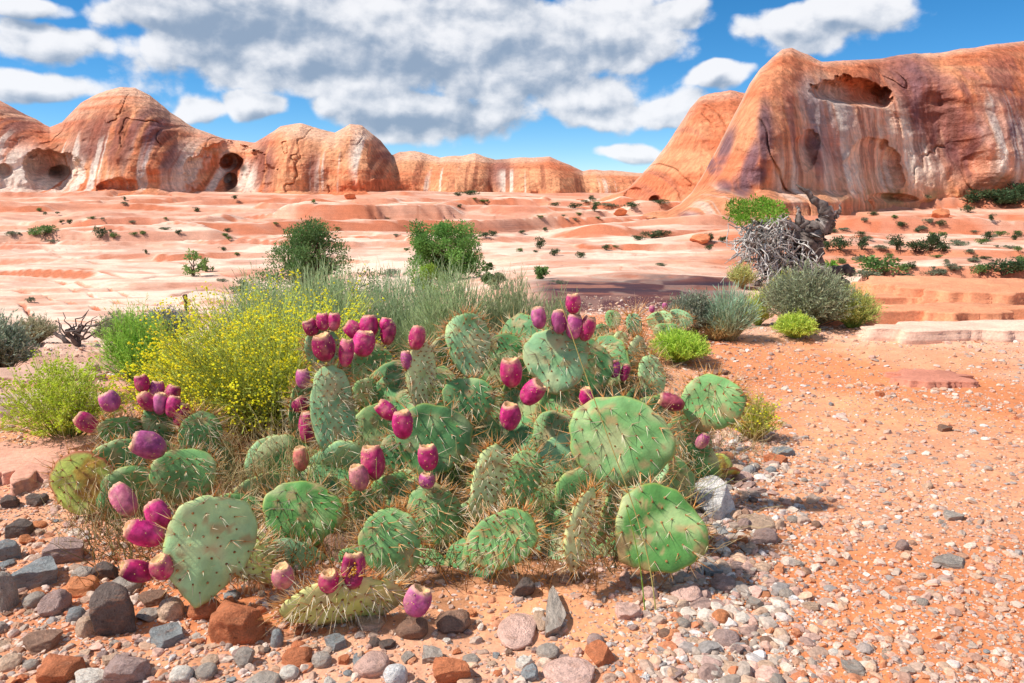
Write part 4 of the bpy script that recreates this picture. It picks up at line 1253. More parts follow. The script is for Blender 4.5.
# ------------------------------------------------------------------ shrubs and grasses
def stems_paths(n, base, radius, height, spread, K=6, r=RS, lean=(0, 0), curl=.15, base_r=.15, hmin=.55, dome=True):
    """N stems rising from a small base and fanning out into a dome"""
    a = r.rand(n) * 2 * np.pi; q = np.sqrt(r.rand(n))
    tip = np.stack([radius * q * np.cos(a) + lean[0] * height, radius * q * np.sin(a) + lean[1] * height,
                    height * (r.uniform(hmin, 1.0, n)) * (np.sqrt(np.clip(1 - (q * .92) ** 2, .05, 1)) if dome else 1)], -1)
    b = np.stack([radius * base_r * q * np.cos(a), radius * base_r * q * np.sin(a), np.zeros(n)], -1)
    t = np.linspace(0, 1, K)[None, :, None]
    mid = b + (tip - b) * .5; mid[:, 2] += height * .12; mid[:, :2] += r.normal(size=(n, 2)) * radius * curl
    p = (1 - t) ** 2 * b[:, None] + 2 * t * (1 - t) * mid[:, None] + t ** 2 * tip[:, None]
    p = p + r.normal(size=p.shape) * height * .012 * t
    return p + np.array(base)[None, None]


def bush(name, label, cat, px, base_row, wpx, hpx, n, stem_c, leaf_c, nleaf, leafL, leafW, Y=None, flower_c=None, nflower=0, group=None, curl=.15,
         stem_r=.0012, spread_leaf=1.0, hmin=.55, lean=(0, 0), leaf_from=.25, flower_size=.004, base_r=.15, side=0, dome=True):
    loc = hit(px, base_row) if Y is None else on_ground(px, Y)
    Y = loc.y
    k = Y / F
    H = hpx * k * 1.02; Rr = wpx * k / 2
    t = thing(name, label, cat, loc, group)
    p = stems_paths(n, (0, 0, 0), Rr, H, 1, K=7, lean=lean, curl=curl, hmin=hmin, base_r=base_r, dome=dome)
    sr = max(stem_r, .00030 * Y)
    # side shoots
    if side:
        i = RS.randint(0, n, side * n); tt = RS.randint(2, 6, side * n)
        b0 = p[i, tt]; dirv = p[i, 6] - p[i, 2]; dirv = dirv / (np.linalg.norm(dirv, axis=1, keepdims=True) + 1e-9) + RS.normal(size=(side * n, 3)) * .38
        dirv[:, 2] = np.abs(dirv[:, 2]) + .2
        Ls = H * RS.uniform(.12, .3, side * n)
        tipp = b0 + dirv / np.linalg.norm(dirv, axis=1, keepdims=True) * Ls[:, None]
        mid = (b0 + tipp) / 2 + RS.normal(size=b0.shape) * H * .012
        sp_ = np.stack([b0, mid, tipp], 1)
    mb = MB()
    v = RS.uniform(.75, 1.2, (n, 1))
    mb.tubes(p, sr * np.linspace(1.5, .6, 7)[None, :], 3, np.asarray(stem_c) * v * .8, np.asarray(leaf_c) * v)
    if side:
        v2 = RS.uniform(.75, 1.2, (len(sp_), 1))
        mb.tubes(sp_, sr * np.array([.8, .6, .4])[None, :], 3, np.asarray(stem_c) * v2, np.asarray(leaf_c) * v2)
    link('stems', mb.mesh('stems', [M_stem]), t)
    if nleaf:
        mb = MB()
        i = RS.randint(0, n, nleaf); f = leaf_from + (1 - leaf_from) * RS.rand(nleaf) ** .8
        fi = f * 6; i0 = np.minimum(fi.astype(int), 5); fr = (fi - i0)[:, None]
        pos = p[i, i0] * (1 - fr) + p[i, i0 + 1] * fr
        dr = p[i, i0 + 1] - p[i, i0]; dr /= np.linalg.norm(dr, axis=1, keepdims=True) + 1e-9
        if side:
            h_ = nleaf // 2
            j = RS.randint(0, len(sp_), h_); g = RS.rand(h_)[:, None]
            pos[:h_] = sp_[j, 0] * (1 - g) + sp_[j, 2] * g
            dr[:h_] = (sp_[j, 2] - sp_[j, 0]); dr[:h_] /= np.linalg.norm(dr[:h_], axis=1, keepdims=True) + 1e-9
        d = dr + RS.normal(size=dr.shape) * .5 * spread_leaf
        hue = RS.uniform(.7, 1.3, (nleaf, 1)) * np.array([1, 1, 1]) + RS.normal(size=(nleaf, 3)) * .05
        mb.leaves(pos, d, RS.uniform(.6, 1.3, nleaf) * leafL, RS.uniform(.7, 1.2, nleaf) * leafW, np.asarray(leaf_c) * hue)
        link('foliage', mb.mesh('foliage', [M_leaf], smooth=False), t)
    if nflower:
        mb = MB()
        src = sp_[:, 2] if side else p[:, 6]
        src = src[RS.rand(len(src)) < .55]
        j = RS.randint(0, len(src), nflower)
        pos = src[j] + RS.normal(size=(nflower, 3)) * H * .024
        V0, F0 = ICO[0]
        s = RS.uniform(.5, 1.2, (nflower, 1, 1)) * flower_size
        V = pos[:, None] + V0[None] * s * np.array([1, 1, .8])
        c = np.asarray(flower_c) * RS.uniform(.8, 1.15, (nflower, 1))
        mb.add(V.reshape(-1, 3), tris=(F0[None] + (np.arange(nflower) * 12)[:, None, None]).reshape(-1, 3), col=np.repeat(c, 12, 0))
        link('flowers', mb.mesh('flowers', [M_flower], smooth=False), t)['kind'] = 'stuff'
    return t


YEL = srgb(255, 244, 70); YG = srgb(206, 216, 80); LG = srgb(170, 206, 90); GREY = srgb(182, 200, 146); SAGE = srgb(134, 144, 120); OLIVE = srgb(128, 140, 84)
TWIG = srgb(150, 128, 96); STRAWC = srgb(210, 184, 126)
# big flowering shrub left of centre, built as three plants
bush('snakeweed_shrub', 'big yellow flowering shrub directly behind the left side of the cactus clump', 'shrub', 262, 0, 236, 146, 560, srgb(140, 140, 60), srgb(206, 220, 110), 11000, .018, .0026, Y=2.45, hmin=.3, dome=False,
     flower_c=YEL, nflower=9000, side=5, curl=.12, flower_size=.0036, group='yellow flowering shrubs')
bush('snakeweed_shrub', 'smaller yellow flowering shrub leaning out left of the big flowering one', 'shrub', 190, 0, 140, 104, 300, srgb(140, 140, 60), srgb(196, 210, 90), 4000, .016, .0022, Y=2.6,
     flower_c=YEL, nflower=3200, side=4, curl=.1, lean=(-.05, 0), flower_size=.0042, group='yellow flowering shrubs')
bush('snakeweed_shrub', 'low yellow sprigs between the tall narrow pad and the middle pads', 'shrub', 372, 0, 70, 70, 130, srgb(140, 140, 60), srgb(190, 206, 90), 1400, .014, .002, Y=2.30,
     flower_c=YEL, nflower=800, side=3, group='yellow flowering shrubs')
bush('green_shrub', 'bright green bushy shrub between the yellow sprays on the left', 'shrub', 132, 0, 78, 88, 260, srgb(120, 140, 60), srgb(176, 218, 96), 9000, .018, .0028, Y=3.0, side=4, curl=.08)
bush('wispy_shrub', 'wispy yellow-green shrub at the left edge above the pink slab', 'shrub', 48, 0, 116, 100, 170, srgb(176, 170, 90), srgb(210, 226, 100), 5200, .014, .0026, Y=2.42,
     flower_c=srgb(206, 220, 70), nflower=1600, side=4, leaf_from=.5, lean=(-.02, 0))
# grey-green grassy shrubs behind the cactus
gi = [(262, 3.3, 110, 128, GREY, 'left of the juniper trunk'), (326, 3.1, 120, 146, GREY, 'a'), (396, 3.35, 116, 130, srgb(186, 204, 160), 'b'), (450, 3.1, 110, 142, GREY, 'c'), (512, 3.2, 90, 124, srgb(170, 180, 134), 'd'), (560, 3.0, 64, 116, srgb(160, 170, 124), 'e')]
gl = ['pale grey-green grassy shrub behind the big yellow flowering shrub', 'tall grey-green grassy shrub just below the left juniper', 'pale grassy shrub behind the dark red fruit cluster, in the gap between the two junipers',
      'grey-green grassy shrub below the right juniper, behind the oval spiny-topped pad', 'olive grassy shrub behind the clump left of the violet fruits', 'sparse olive shrub right behind the row of violet fruits']
for (px_, Y_, w_, h_, c_, _), lab in zip(gi, gl):
    bush('grassy_shrub', lab, 'shrub', px_, 0, w_, h_, 1100, srgb(186, 192, 140), c_, 9000, .03, .0028, Y=Y_, side=2, curl=.06, hmin=.45, spread_leaf=.4, group='grassy shrubs behind the cactus', base_r=.5)
bush('orange_twigs', 'tuft of orange-brown spiky twigs standing above the oval blue-green pad', 'dry tuft', 468, 0, 58, 116, 110, srgb(170, 110, 60), srgb(206, 130, 74), 500, .02, .0016, Y=2.32, side=3, leaf_from=.6)
bush('olive_shrub', 'small-leaved olive shrub behind the thin pads at the right', 'shrub', 607, 0, 60, 62, 160, TWIG, OLIVE, 3000, .012, .005, Y=3.0, side=4)

# sages on the left ledge
bush('sage_bush', 'grey-green sage bush cut by the left edge of the photo', 'bush', 4, 374, 60, 64, 260, TWIG, srgb(160, 172, 146), 6000, .03, .010, side=4)
bush('sage_bush', 'brownish grassy sage bush second from the left edge', 'bush', 36, 344, 48, 30, 240, TWIG, srgb(180, 176, 140), 3000, .03, .008, side=3, group='bushes along the left ledge')
bush('sage_bush', 'rounded olive-grey bush left of the bare grey bush', 'bush', 122, 343, 54, 32, 320, TWIG, srgb(174, 178, 140), 7000, .03, .010, side=4, group='bushes along the left ledge')
bush('sage_bush', 'dark blue-grey bush beside the burnt stump', 'bush', 168, 342, 62, 36, 340, srgb(110, 104, 96), srgb(150, 158, 148), 7000, .03, .010, side=4, group='bushes along the left ledge')
bush('bare_bush', 'small bare grey bush with upright twigs at the left by the sage', 'bush', 14, 356, 30, 30, 160, srgb(110, 100, 88), srgb(120, 112, 92), 600, .02, .006, side=3)


# ---------- trees
def limb(a, b, r0, r1, n=8, wig=.06, seed=0):
    r = np.random.RandomState(seed)
    t = np.linspace(0, 1, n)[:, None]
    a = np.array(a, float); b = np.array(b, float)
    L = np.linalg.norm(b - a)
    p = a + (b - a) * t
    w = np.cumsum(r.normal(size=(n, 3)) * wig * L / n ** .5, 0); w -= t * w[-1]
    p = p + w * np.sin(t * math.pi) ** .5
    return p, np.linspace(r0, r1, n)


def tree(name, label, px, base_row, wpx, hpx, leafc, nclump=70, nleaf=9000, Y=None, cat='tree', group=None, leafL=None, trunkc=srgb(110, 90, 74), shape=None, seed=1, multi=4):
    loc = hit(px, base_row) if Y is None else on_ground(px, Y)
    k = loc.y / F; H = hpx * k; R_ = wpx * k / 2
    r = np.random.RandomState(seed)
    t = thing(name, label, cat, loc, group)
    # clump centres in an uneven crown
    cs = []
    while len(cs) < nclump:
        a = r.rand() * 6.28; z = r.uniform(.08, 1)
        wz = shape(z) if shape else math.sin(math.pi * min(1, (z * .85 + .12))) ** .7
        q = math.sqrt(r.rand()) * wz
        q *= .8 + .35 * math.sin(a * 2 + seed) * math.sin(z * 5 + seed)
        cs.append((R_ * 1.15 * q * math.cos(a), R_ * 1.15 * q * math.sin(a), H * z * .97))
    cs = np.array(cs)
    mb = MB()
    for m in range(multi):
        a = r.rand() * 6.28
        top = cs[r.randint(len(cs))] * np.array([.5, .5, 1]) ; top[2] = H * r.uniform(.6, .9)
        p, rr = limb((0, 0, -.05), top, H * .03, H * .008, 9, .12, seed + m)
        mb.tubes(p[None], rr[None], 6, trunkc, trunkc * .9)
        if m == 0: spine = p
    for i, c in enumerate(cs):
        j = int(np.clip(c[2] / H * 8 * .75, 0, 8))
        p, rr = limb(spine[j], c, H * .008, H * .002, 5, .15, seed * 7 + i)
        mb.tubes(p[None], rr[None], 3, trunkc, trunkc)
    link('trunk', mb.mesh('trunk', [M_bark]), t)
    mb = MB()
    i = r.randint(0, nclump, nleaf)
    sig = (R_ * .11 + H * .03) * r.uniform(.6, 1.3, nclump)[i][:, None]
    dv = r.normal(size=(nleaf, 3)); dv /= np.linalg.norm(dv, axis=1, keepdims=True)
    pos = cs[i] + dv * sig * r.rand(nleaf, 1) ** .5 * 1.5 * np.array([1, 1, .8])
    tint = r.uniform(.72, 1.3, nclump)[i][:, None] * r.uniform(.8, 1.2, (nleaf, 1))
    l = leafL or max(.02, loc.y / F * 2.6)
    mb.leaves(pos, dv + r.normal(size=dv.shape) * .6 + np.array([0, 0, .4]), r.uniform(.7, 1.4, nleaf) * l, r.uniform(.35, .6, nleaf) * l, np.asarray(leafc) * tint)
    link('crown', mb.mesh('crown', [M_leaf], smooth=False), t)
    return t


tree('juniper_tree', 'dark green juniper with a pointed open crown, left of the two behind the cactus', 311, 302, 100, 84, srgb(98, 128, 72), 110, 17000, Y=17, seed=3,
     shape=lambda z: 1.35 * (1 - z) ** .7 + .12)
tree('juniper_tree', 'bushy flat-topped green tree, right of the two behind the cactus', 446, 293, 82, 58, srgb(108, 150, 72), 110, 17000, Y=20, seed=8,
     shape=lambda z: .75 + .3 * math.sin(z * 3))
tree('small_bush', 'bright yellow-green little bush under the right-hand juniper', 428, 292, 40, 34, srgb(140, 170, 66), 30, 2500, Y=14, cat='bush', seed=12)
tree('small_bush', 'round dark green bush just right of the bushy tree', 488, 284, 22, 20, srgb(90, 120, 64), 20, 1400, cat='bush', seed=13)
tree('sapling', 'thin bright green sapling on the pale slickrock left of the junipers', 194, 276, 22, 24, srgb(130, 160, 90), 16, 700, cat='bush', seed=14)
tree('sapling', 'short green sprig leaning right beside the taller sapling', 206, 272, 14, 12, srgb(140, 170, 96), 8, 300, cat='bush', seed=15)
tree('small_bush', 'green bush near the purple-stained slab', 541, 279, 18, 13, srgb(110, 140, 76), 16, 900, cat='bush', seed=16)
tree('small_bush', 'low pale-green bush left of the purple-stained slab', 498, 289, 24, 15, srgb(140, 150, 110), 16, 900, cat='bush', seed=17)


# ---------- the dead juniper
def dead_tree():
    Y = 13.0; g = on_ground(790, Y)
    t = thing('dead_juniper', 'weathered grey half-dead juniper with forked spikes and one live green bough', 'dead tree', g)
    O = np.array(g)
    def q(px, py, dy=0.0):
        return np.array(P(px, py, Y + dy)) - O
    G = srgb(166, 154, 146); D = srgb(112, 100, 94)
    mb = MB()
    def seg(pts, r0, r1, c=G, sides=9, wig=.02, seed=0, n=None):
        r = np.random.RandomState(seed + 5)
        pts = np.array(pts); n = n or (len(pts) * 5)
        s = np.linspace(0, len(pts) - 1, n)
        p = np.stack([np.interp(s, range(len(pts)), pts[:, k]) for k in range(3)], -1)
        for _ in range(2): p[1:-1] = (p[:-2] + 2 * p[1:-1] + p[2:]) / 4
        p += r.normal(size=p.shape) * wig * np.linspace(.3, 1, n)[:, None]
        rr = np.linspace(r0, r1, n) * (1 + .07 * r.normal(size=n))
        i0 = mb.n
        mb.tubes(p[None], rr[None], sides, c, c * .95)
        V = mb.V[-1]
        V += np.repeat(0, 1)[0] + (fbm(V[:, 0] * 9, V[:, 1] * 9, V[:, 2] * 3, 3)[:, None] * r0 * .5) * np.array([1, 1, .2])
    # main twisted trunk
    seg([q(782, 300), q(790, 280), q(800, 262), q(806, 244), q(814, 230)], .32, .19, D, seed=1)
    seg([q(800, 302, .1), q(812, 280, .1), q(815, 258, 0), q(812, 238)], .2, .13, D, seed=2)
    seg([q(812, 240), q(820, 228), q(826, 218), q(830, 210)], .15, .07, seed=3)
    seg([q(820, 232), q(828, 216), q(823, 206), q(814, 198), q(806, 191), q(798, 184)], .13, .012, D, seed=4, wig=.008)
    seg([q(815, 236), q(808, 228), q(800, 222), q(796, 216)], .12, .05, D, seed=5)
    seg([q(826, 222), q(833, 214), q(838, 211)], .06, .02, seed=6)
    seg([q(826, 232), q(832, 224), q(829, 218)], .08, .05, D, seed=7)
    seg([q(805, 244), q(792, 236), q(776, 234), q(764, 232), q(752, 236)], .13, .05, D, seed=8)
    seg([q(812, 234), q(796, 228), q(780, 222), q(766, 222), q(756, 224)], .08, .03, G, seed=9)
    seg([q(790, 292), q(776, 276), q(768, 262), q(770, 250), q(782, 242)], .12, .08, D, seed=10)
    seg([q(752, 290, -.2), q(762, 280, -.2), q(770, 268, -.1), q(782, 256)], .05, .09, D, seed=11)
    seg([q(800, 298), q(806, 280), q(800, 266), q(790, 250)], .08, .06, G * 1.15, seed=12)
    seg([q(828, 226), q(838, 216), q(841, 204)], .06, .008, G, seed=21)
    seg([q(812, 240), q(806, 226), q(798, 214), q(794, 205)], .08, .008, G, seed=22)
    seg([q(770, 236), q(756, 240), q(746, 250), q(742, 262)], .05, .012, G, seed=23)
    seg([q(776, 234), q(764, 226), q(752, 222), q(742, 218)], .05, .015, G, seed=24)
    # roots sprawling to the right
    seg([q(812, 285), q(826, 274, .1), q(842, 270, .2), q(856, 272, .2)], .16, .05, D * .8, seed=13)
    seg([q(816, 290), q(832, 280, .1), q(846, 282, .2), q(850, 290, .2)], .13, .04, D * .8, seed=14)
    seg([q(812, 292, -.1), q(826, 292, -.2), q(836, 300, -.3)], .11, .04, D * .7, seed=15)
    link('trunk', mb.mesh('trunk', [M_bark]), t)
    # tangle of fine grey branches
    r = np.random.RandomState(77)
    mb = MB()
    starts = [(754, 228), (760, 240), (764, 232), (776, 234), (790, 236), (780, 222), (800, 244), (806, 258), (770, 255), (790, 262), (796, 280), (776, 240)]
    for i in range(170):
        s0 = starts[r.randint(len(starts))]
        a = q(s0[0] + r.normal() * 5, s0[1] + r.normal() * 4, r.normal() * .25)
        dx = r.normal() * 13 - 5; dy = r.uniform(4, 40)
        b = q(s0[0] + dx, min(s0[1] + dy, 292), r.normal() * .5)
        p, rr = limb(a, b, r.uniform(.010, .026), .005, 9, .16, i + 900)
        c = srgb(196, 188, 180) * r.uniform(.7, 1.2)
        mb.tubes(p[None], rr[None], 4, c, c)
        for _ in range(4):
            j = r.randint(2, 8)
            e_ = p[j] + r.normal(size=3) * .17
            p2, r2 = limb(p[j], e_, .010, .005, 5, .2, r.randint(99999))
            mb.tubes(p2[None], r2[None], 3, c, c)
    link('branches', mb.mesh('branches', [M_bark]), t)
    # live bough
    mb = MB()
    cl = [(738, 206)]; cl += [(740, 212), (748, 206), (756, 202), (764, 203), (772, 207), (780, 213), (742, 220), (736, 216), (760, 212), (770, 216), (752, 216), (776, 222)]
    for i, (a, b) in enumerate(cl):
        c = q(a, b, r.normal() * .25)
        n = int(r.uniform(120, 420))
        dv = r.normal(size=(n, 3)); dv /= np.linalg.norm(dv, axis=1, keepdims=True)
        pos = c + dv * np.array([.17, .17, .10]) * r.uniform(.7, 1.3) * r.rand(n, 1) ** .5
        mb.leaves(pos, dv + np.array([0, 0, .5]), r.uniform(.03, .06, n), r.uniform(.015, .028, n), srgb(130, 172, 60) * r.uniform(.7, 1.2, (n, 1)) * r.uniform(.75, 1.15))
    link('crown', mb.mesh('crown', [M_leaf], smooth=False), t)
dead_tree()


def dead_snag(px, row, hpx, label, seed, wide=1.0, nb=16):
    g = hit(px, row); k = g.y / F; H = hpx * k
    r = np.random.RandomState(seed)
    t = thing('dead_snag', label, 'dead bush', g)
    mb = MB(); c = srgb(104, 92, 86)
    for i in range(3):
        p, rr = limb((r.normal() * .1 * H, 0, -.03), (r.normal() * .3 * H * wide, r.normal() * .2 * H, H * r.uniform(.3, .5)), H * .09, H * .05, 7, .15, seed + i)
        mb.tubes(p[None], rr[None], 6, c, c)
    for i in range(nb):
        a = np.array((r.normal() * .15 * H * wide, r.normal() * .1 * H, H * r.uniform(.1, .45)))
        b = np.array((r.normal() * .6 * H * wide + .3 * H * wide, r.normal() * .4 * H, H * r.uniform(.3, 1.0)))
        p, rr = limb(a, b, H * .035, H * .010, 7, .2, seed * 3 + i)
        mb.tubes(p[None], rr[None], 4, c * r.uniform(.7, 1.3), c)
    link('branches', mb.mesh('branches', [M_bark]), t)
dead_snag(76, 345, 34, 'twisted leafless grey bush with one branch reaching up, on the left ledge', 5, 1.1, 18)


def stump():
    g = hit(187, 314); k = g.y / F
    t = thing('burnt_stump', 'thin dark upright stump on the pale slickrock, beside the blue-grey bush', 'stump', g)
    mb = MB(); c = srgb(92, 70, 58)
    p, rr = limb((0, 0, -.05), (-.5 * k, 0, 20 * k), 2.4 * k, 1.6 * k, 8, .05, 2); rr[-2:] *= 1.4
    mb.tubes(p[None], rr[None], 8, c, c * .8)
    p, rr = limb((0, 0, 12 * k), (-3 * k, 0, 19 * k), 1.3 * k, .6 * k, 5, .05, 4)
    mb.tubes(p[None], rr[None], 6, c, c)
    link('trunk', mb.mesh('trunk', [M_bark]), t)
stump()

# right-hand shrubs
bush('grey_shrub', 'dark grey-green shrub left of the upright grass clump, in front of the dead juniper', 'shrub', 690, 338, 52, 50, 360, srgb(110, 100, 90), srgb(150, 158, 134), 7000, .022, .006, side=4)
bush('ephedra_clump', 'upright blue-green grassy clump in front of the dead juniper', 'shrub', 729, 340, 54, 56, 420, srgb(190, 170, 120), srgb(172, 200, 168), 1800, .05, .004, curl=.04, hmin=.6, spread_leaf=.2, base_r=.25, side=1)
bush('dry_grass_tuft', 'straw-coloured tuft at the foot of the upright grassy clump', 'grass tuft', 716, 340, 40, 26, 220, STRAWC, STRAWC, 400, .03, .004, curl=.1)
bush('rabbitbrush', 'yellow-green spray right of the upright grassy clump', 'shrub', 757, 326, 30, 40, 170, LG, srgb(206, 214, 110), 2600, .02, .005, side=3)
bush('grey_shrub', 'largest rounded grey-olive shrub below the dead juniper', 'shrub', 806, 328, 100, 66, 620, srgb(120, 108, 94), srgb(164, 170, 134), 15000, .024, .006, side=4)
bush('rabbitbrush', 'yellow-green shrub at the right end of the row of shrubs', 'shrub', 852, 328, 50, 44, 260, LG, srgb(204, 206, 120), 4600, .022, .005, side=4, group='yellow-green shrubs on the right')
bush('rabbitbrush', 'low bright yellow-green shrub in front of the largest grey shrub', 'shrub', 795, 338, 44, 26, 240, LG, srgb(206, 222, 100), 4600, .02, .005, side=4)
bush('rabbitbrush', 'pale yellow shrub close under the dead juniper trunk', 'shrub', 785, 312, 46, 42, 220, LG, srgb(200, 202, 96), 3600, .025, .006, side=4)
bush('rabbitbrush', 'brightest lime-green low shrub, beyond the right end of the cactus clump', 'shrub', 678, 362, 66, 34, 420, LG, srgb(192, 220, 90), 8000, .018, .0045, side=4)
bush('rabbitbrush', 'sparse yellow-green tuft at the right of the round spiny pad', 'shrub', 754, 440, 56, 52, 150, STRAWC, srgb(188, 196, 84), 1500, .012, .0026, side=3, flower_c=YEL, nflower=120)
bush('green_tuft', 'fresh green tuft beside the roots of the dead juniper', 'bush', 830, 272, 24, 22, 90, LG, srgb(120, 168, 60), 3600, .07, .03, side=3, Y=15)
bush('dry_grass_tuft', 'pale straw tuft left of the dead juniper on the slickrock', 'grass tuft', 742, 278, 30, 26, 130, STRAWC, srgb(196, 196, 120), 1200, .06, .012, side=2, Y=12)


# ---------- far shrubs
def make_shrub_mesh(seed, col, flat):
    r = np.random.RandomState(seed)
    mb = MB()
    n = 12
    cs = np.stack([r.normal(size=n) * .26, r.normal(size=n) * .26, r.uniform(.25, .8, n) * flat], -1)
    nl = 700
    i = r.randint(0, n, nl)
    dv = r.normal(size=(nl, 3)); dv /= np.linalg.norm(dv, axis=1, keepdims=True)
    pos = cs[i] + dv * r.uniform(.05, .28, (nl, 1)) * np.array([1, 1, .8 * flat]); pos[:, 2] = np.maximum(pos[:, 2], .02)
    mb.leaves(pos, dv + np.array([0, 0, .4]), r.uniform(.08, .16, nl), r.uniform(.05, .09, nl), col * r.uniform(.65, 1.3, (nl, 1)) * r.uniform(.75, 1.2, n)[i][:, None])
    for k in range(6):
        p, rr = limb((0, 0, 0), cs[k], .035, .012, 5, .1, seed + k)
        mb.tubes(p[None], rr[None], 4, srgb(110, 90, 76), srgb(110, 90, 76))
    return mb.mesh('far_shrub', [M_leaf], smooth=False)


shrubs = {'dark': [make_shrub_mesh(31 + i, srgb(74, 96, 62), 1.0) for i in range(3)], 'green': [make_shrub_mesh(41 + i, srgb(106, 138, 74), .8) for i in range(3)],
          'grey': [make_shrub_mesh(51 + i, srgb(126, 134, 108), .7) for i in range(3)]}
far = [  # px, base row, w, h, kind
    (45, 236, 22, 11, 'green'), (100, 238, 10, 12, 'dark'), (115, 238, 7, 6, 'green'), (33, 236, 7, 6, 'green'), (12, 236, 10, 6, 'grey'), (31, 302, 8, 7, 'grey'),
    (223, 282, 8, 5, 'grey'), (243, 286, 9, 6, 'dark'), (240, 292, 16, 8, 'grey'), (134, 236, 6, 4, 'green'), (178, 235, 6, 5, 'dark'), (227, 232, 6, 4, 'dark'), (165, 230, 8, 4, 'grey'),
    (390, 276, 14, 9, 'grey'), (520, 252, 6, 5, 'green'), (540, 249, 9, 12, 'dark'), (554, 256, 9, 8, 'dark'), (580, 258, 8, 7, 'dark'), (606, 250, 8, 6, 'dark'), (470, 237, 8, 4, 'dark'), (486, 238, 10, 5, 'dark'), (492, 236, 8, 6, 'dark'),
    (594, 211, 8, 8, 'dark'), (575, 208, 12, 5, 'dark'), (555, 206, 8, 4, 'dark'), (470, 195, 14, 5, 'dark'), (458, 196, 8, 4, 'dark'), (482, 203, 8, 3, 'green'), (632, 208, 12, 6, 'dark'), (660, 205, 14, 5, 'dark'), (612, 207, 14, 5, 'grey'),
    (652, 238, 18, 7, 'dark'), (662, 236, 14, 6, 'dark'), (640, 240, 12, 5, 'dark'), (710, 241, 8, 8, 'dark'), (722, 242, 8, 6, 'dark'), (709, 250, 6, 6, 'dark'),
    (840, 250, 18, 14, 'dark'), (828, 250, 10, 10, 'dark'), (861, 249, 14, 13, 'dark'), (896, 250, 14, 15, 'dark'), (915, 252, 22, 12, 'dark'), (930, 251, 20, 19, 'dark'), (942, 252, 14, 10, 'dark'), (880, 251, 12, 6, 'grey'),
    (1000, 236, 10, 6, 'green'), (1016, 240, 8, 8, 'dark'), (986, 240, 9, 10, 'dark'), (884, 276, 40, 22, 'green'), (905, 272, 16, 8, 'green'), (868, 280, 22, 12, 'grey'), (1002, 276, 34, 18, 'dark'), (1020, 272, 14, 18, 'green'), (980, 276, 16, 12, 'green'),
    (933, 276, 16, 9, 'grey'), (950, 268, 10, 6, 'grey'), (906, 280, 20, 8, 'grey'), (860, 262, 12, 8, 'grey'), (842, 264, 10, 7, 'green'), (973, 262, 10, 5, 'grey'),
    (890, 199, 12, 8, 'dark'), (904, 200, 14, 9, 'dark'), (912, 198, 8, 12, 'dark'), (932, 198, 10, 12, 'dark'), (922, 200, 10, 6, 'dark'), (965, 196, 16, 6, 'dark'), (978, 205, 26, 13, 'dark'), (990, 201, 18, 10, 'dark'), (1006, 204, 26, 16, 'dark'), (1020, 202, 20, 20, 'dark'), (968, 212, 10, 8, 'dark'), (1000, 207, 24, 8, 'dark'), (1034, 204, 26, 20, 'dark'),
    (752, 176, 5, 4, 'dark'), (1018, 252, 8, 6, 'green'), (958, 246, 14, 6, 'grey'), (748, 262, 10, 6, 'grey'), (660, 266, 10, 4, 'grey'), (560, 284, 10, 5, 'grey'),
]
rr_ = np.random.RandomState(5)
for _ in range(46):
    far.append((rr_.uniform(5, 640), rr_.uniform(200, 262), rr_.uniform(3, 7), rr_.uniform(2, 5), ['dark', 'grey', 'green'][rr_.randint(3)]))
for _ in range(44):
    far.append((rr_.uniform(830, 1024), rr_.uniform(214, 276), rr_.uniform(4, 10), rr_.uniform(3, 7), ['dark', 'grey', 'green', 'grey'][rr_.randint(4)]))
kindname = {'dark': 'dark green', 'green': 'mid green', 'grey': 'grey-green'}
for (a, b, w_, h_, kd) in far:
    g = hit(a, b); k = g.y / F
    o = link('desert_shrub', shrubs[kd][rr_.randint(3)])
    o.location = g - Vector((0, 0, .02 * h_ * k)); o.scale = (w_ * k / 1.05, w_ * k / 1.05, h_ * k * 1.05); o.rotation_euler = (0, 0, rr_.rand() * 6)
    zone = 'at the foot of the great right-hand cliff' if (a > 845 and b < 214) else 'on the red flats right of the dead juniper' if a > 810 else 'on the pale slickrock and ledges left of the dead juniper'
    big = 'large ' if w_ > 13 else 'small '
    lab = f'{big}{kindname[kd]} shrub {zone}'
    tag(o, lab, 'shrub', lab.replace('shrub', 'shrubs'))

# ------------------------------------------------------------------ stones
SM = []


def stone_mesh(seed, kind, sub=3):
    r = np.random.RandomState(seed)
    V, Fc = ICO[sub]
    V = V.copy()
    if kind == 'angular':
        for _ in range(11):
            n = r.normal(size=3); n /= np.linalg.norm(n); d = r.uniform(.52, .8)
            k = V @ n - d; V = np.where(k[:, None] > 0, V - n * k[:, None] * .96, V)
    elif kind == 'slab':
        V[:, 2] *= .5
        for _ in range(9):
            n = r.normal(size=3) * np.array([1, 1, .35]); n /= np.linalg.norm(n); d = r.uniform(.5, .8)
            k = V @ n - d; V = np.where(k[:, None] > 0, V - n * k[:, None] * .97, V)
        V[:, 2] = np.clip(V[:, 2], -.3, .30 + .06 * vnoise(V[:, 0] * 2, V[:, 1] * 2, seed))
        V[:, 2] *= 1.8
    else:
        for _ in range(4):
            n = r.normal(size=3); n /= np.linalg.norm(n); d = r.uniform(.75, .9)
            k = V @ n - d; V = np.where(k[:, None] > 0, V - n * k[:, None] * .7, V)
    nn = fbm(V[:, 0] * 1.3 + seed, V[:, 1] * 1.3, V[:, 2] * 1.3, 3)
    V = V * (1 + (.16 if kind != 'round' else .10) * nn[:, None] + .03 * fbm(V[:, 0] * 5, V[:, 1] * 5, V[:, 2] * 5 + seed, 3)[:, None])
    V /= np.abs(V).max(0)
    return make_mesh('stone', V, [Fc], None, [M_stone], smooth=True)


